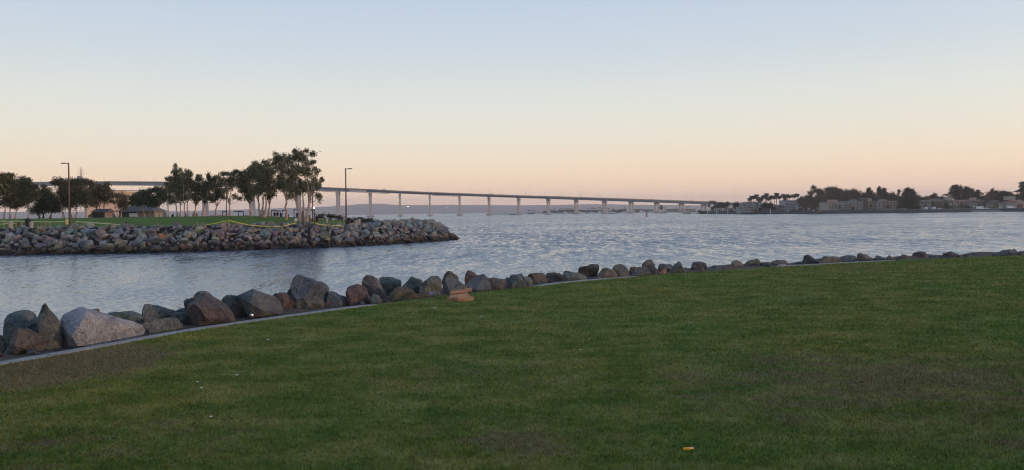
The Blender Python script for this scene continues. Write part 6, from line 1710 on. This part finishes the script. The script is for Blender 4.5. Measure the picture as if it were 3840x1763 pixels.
it('lollipop-shaped little tree left of the big dark conifer', [(3368, 718, 5, 6), (3368, 728, 4, 4)], 820, tw=0.25, size=0.4)
it('big dark round conifer standing alone in front of the buildings', [(3410, 713, 12, 8), (3400, 728, 14, 12), (3421, 726, 11, 12), (3396, 748, 18, 13), (3424, 748, 17, 15), (3408, 765, 26, 14), (3395, 780, 20, 8), (3432, 778, 16, 9)], 745, 'leafpine', name='conifer_tree', dens=1.6)
it('low dark tree right of the big conifer', [(3446, 745, 12, 9), (3470, 748, 12, 7), (3458, 752, 12, 8)], 815)
it('dark bushy tree above the right white cabin', [(3500, 731, 9, 6), (3490, 737, 7, 4), (3511, 738, 6, 4), (3502, 745, 10, 7)], 810)
it('left twin pine with a hollow in its crown', [(3580, 699, 9, 7), (3570, 712, 11, 9), (3594, 711, 11, 11), (3567, 724, 6, 6), (3590, 728, 13, 12), (3598, 722, 8, 9), (3590, 745, 12, 10)], 815, name='pine_tree')
it('flat-branched pine left of the twin pines', [(3556, 731, 12, 2.5), (3565, 726, 6, 3), (3570, 738, 9, 3), (3562, 742, 10, 5)], 818, name='pine_tree', dens=1.6)
it('right twin pine with a domed narrow top', [(3628, 706, 8, 6), (3621, 720, 11, 12), (3632, 718, 8, 10), (3618, 740, 14, 12)], 815, name='pine_tree')
it('rounded tree leaning against the right twin pine', [(3645, 718, 12, 8), (3650, 732, 17, 11), (3640, 746, 16, 9), (3665, 742, 12, 9)], 820)
it('open pine with flat drooping branches right of the twin pines', [(3670, 716, 8, 3), (3678, 722, 7, 2.5), (3687, 727, 6, 2.5), (3664, 726, 6, 4), (3672, 738, 10, 8)], 822, name='pine_tree', dens=1.3)
it('jagged palm-like tree left of the dome-shaped tree', [(3725, 713, 5, 6), (3712, 721, 7, 6), (3735, 722, 8, 7), (3718, 734, 16, 11), (3706, 744, 12, 8)], 825, 'leafolive')
it('wide dome-shaped tree at right', [(3765, 726, 20, 8), (3745, 733, 14, 9), (3785, 733, 16, 9), (3765, 742, 32, 10), (3725, 748, 18, 8)], 830, 'leafpine', dens=1.6)
it('tall layered tree cut by the right picture edge', [(3832, 688, 9, 6), (3824, 698, 9, 4), (3838, 706, 9, 9), (3812, 718, 8, 3), (3826, 716, 7, 5), (3838, 728, 12, 12), (3822, 738, 14, 10), (3845, 745, 12, 12)], 800, 'leafpine', name='pine_tree')
rg = random.Random(3)
for q_, u in enumerate((3030, 3075, 3100, 3150, 3160, 3215, 3235, 3290, 3355, 3385, 3440, 3475, 3520, 3540, 3605, 3660, 3695, 3705, 3750, 3800, 3850)):
    v = 749 + rg.uniform(-4, 6)
    tree('broadleaf_tree', 'dark tree in the continuous belt behind the island roofs', [u], 842 + rg.uniform(-6, 20), [(u, v, 19, 9), (u + rg.uniform(-16, 16), v + 6, 17, 9), (u + rg.uniform(-8, 8), v - 7, 10, 6)], ('leafpine', 'leafolive')[q_ % 2], 'darkbark', 0.3, 'belt of trees behind the island roofs', 1.2, 0.6, IZ, limbs=2)
GS = 'bushes in front of the island buildings'
for u, v, w_, h_, lab in ((3440, 770, 22, 14, 'dark bush right at the big conifer\'s foot'), (3470, 766, 14, 12, 'olive bush above the left white cabin'), (3500, 764, 16, 14, 'dark bush behind the right white cabin'), (3522, 762, 24, 16, 'wide olive bush right of the right white cabin'),
                          (3552, 764, 22, 20, 'tall bush left of the twin pines\' townhouse'), (3566, 776, 16, 8, 'low bush below the tall cream box wall'), (3610, 768, 20, 18, 'bush in front of the orange-lit fascia townhouse'), (3628, 774, 22, 14, 'wide dark bush left of the white gabled front'),
                          (3690, 756, 22, 12, 'dark bush above the sandy landing'), (3672, 762, 12, 10, 'small bush right of the white gabled front'), (3735, 760, 16, 10, 'small bush between the gabled townhouses'), (3150, 776, 7, 12, 'slim dark shrub before the left balcony apartments'),
                          (3200, 780, 8, 8, 'dark shrub before the middle balcony apartments'), (3265, 765, 9, 9, 'dark green shrub on the tan apartment terrace'), (3330, 776, 18, 11, 'round dark shrub below the orange-lit roof edge'), (3080, 780, 22, 14, 'dark shrub mass left of the balcony apartments'), (2830, 786, 12, 5, 'low shrub before the terraced apartments'),
                          (3132, 789, 12, 4, 'low dark hedge before the left balcony apartments'), (2980, 786, 24, 5, 'low hedge before the modern apartments')):
    Y = 752 if 3100 < u < 3700 else 735 if u >= 3700 else 800
    k = Y / F; zz = P(u, v + h_ / 2, Y).z
    b_ = max(2.2, min(zz, 6))
    shrub(u, Y, w_ * k, (P(u, v - h_ / 2, Y).z - 2.2), lab, int(60 + w_ * h_ * 1.6), 'leafolive' if u % 4 else 'leafpine', 2.2, GS, 0.5)
PALMS = [(330, 480), (360, 445), (400, 440), (445, 420), (470, 465), (530, 470), (560, 440), (600, 430), (620, 398), (690, 450), (712, 436), (760, 442), (795, 392), (790, 430), (842, 440), (905, 412), (930, 440), (985, 418), (1012, 432), (1075, 418), (1102, 422), (1147, 405), (940, 488), (640, 470), (500, 505)]
PL = ['leftmost palm of the island palm cluster', 'second palm from the left, above the terraced apartments', 'palm in the left clump, third from the left', 'palm topping the left clump of the cluster', 'lower palm at the right of the left clump', 'palm starting the second clump', 'palm in the second clump, left of its tallest', 'palm just left of the second clump\'s tallest', 'tallest palm of the second clump',
      'lower palm left of the cluster\'s middle', 'palm rising left of the cluster\'s tallest', 'palm close left under the cluster\'s tallest', 'tallest palm of the whole cluster', 'palm directly under the tallest one', 'palm right of the tallest one', 'left palm of the right-hand group with a pointed top', 'low palm in the right-hand group', 'palm above the modern apartments, left of its neighbours', 'palm above the modern apartments, middle', 'palm near the right end of the row', 'palm second from the right end', 'rightmost palm of the row, standing slightly apart',
      'short palm below the right-hand group', 'short palm between the second clump and the middle', 'short palm in front of the second clump']
for (x, y), lab in zip(PALMS, PL):
    u, v = 2740 + x / 4.6, 640 + y / 4.6
    farpalm(u, v + 2, 862 + (x * 7 % 40) + (40 if u > 2930 else 0), lab, 'palm cluster on the island', IZ, 4.2, 66, 1.25, 0.24)

# ---------------------------------------------------------------- air
HZ = MB().box(-5400, 5400, -90, 11300, -3.5, 190)
o = HZ.build('haze', None)
m = bpy.data.materials.new('sea_haze'); m.use_nodes = True
nt = m.node_tree; nt.nodes.remove(nt.nodes['Principled BSDF'])
pv = nt.nodes.new('ShaderNodeVolumePrincipled')
pv.inputs['Color'].default_value = (1.0, 0.92, 0.87, 1); pv.inputs['Density'].default_value = 1.15e-4; pv.inputs['Anisotropy'].default_value = 0.25
nt.links.new(pv.outputs[0], nt.nodes['Material Output'].inputs['Volume'])
o.data.materials.append(m); tag(o, kind='stuff'); o['label'] = 'thin sea haze over the bay'; o['category'] = 'haze'
o.display_type = 'WIRE'
scene.cycles.volume_step_rate = 10
scene.cycles.volume_max_steps = 64
scene.cycles.max_bounces = 6
scene.cycles.use_adaptive_sampling = True
scene.cycles.filter_width = 1.15
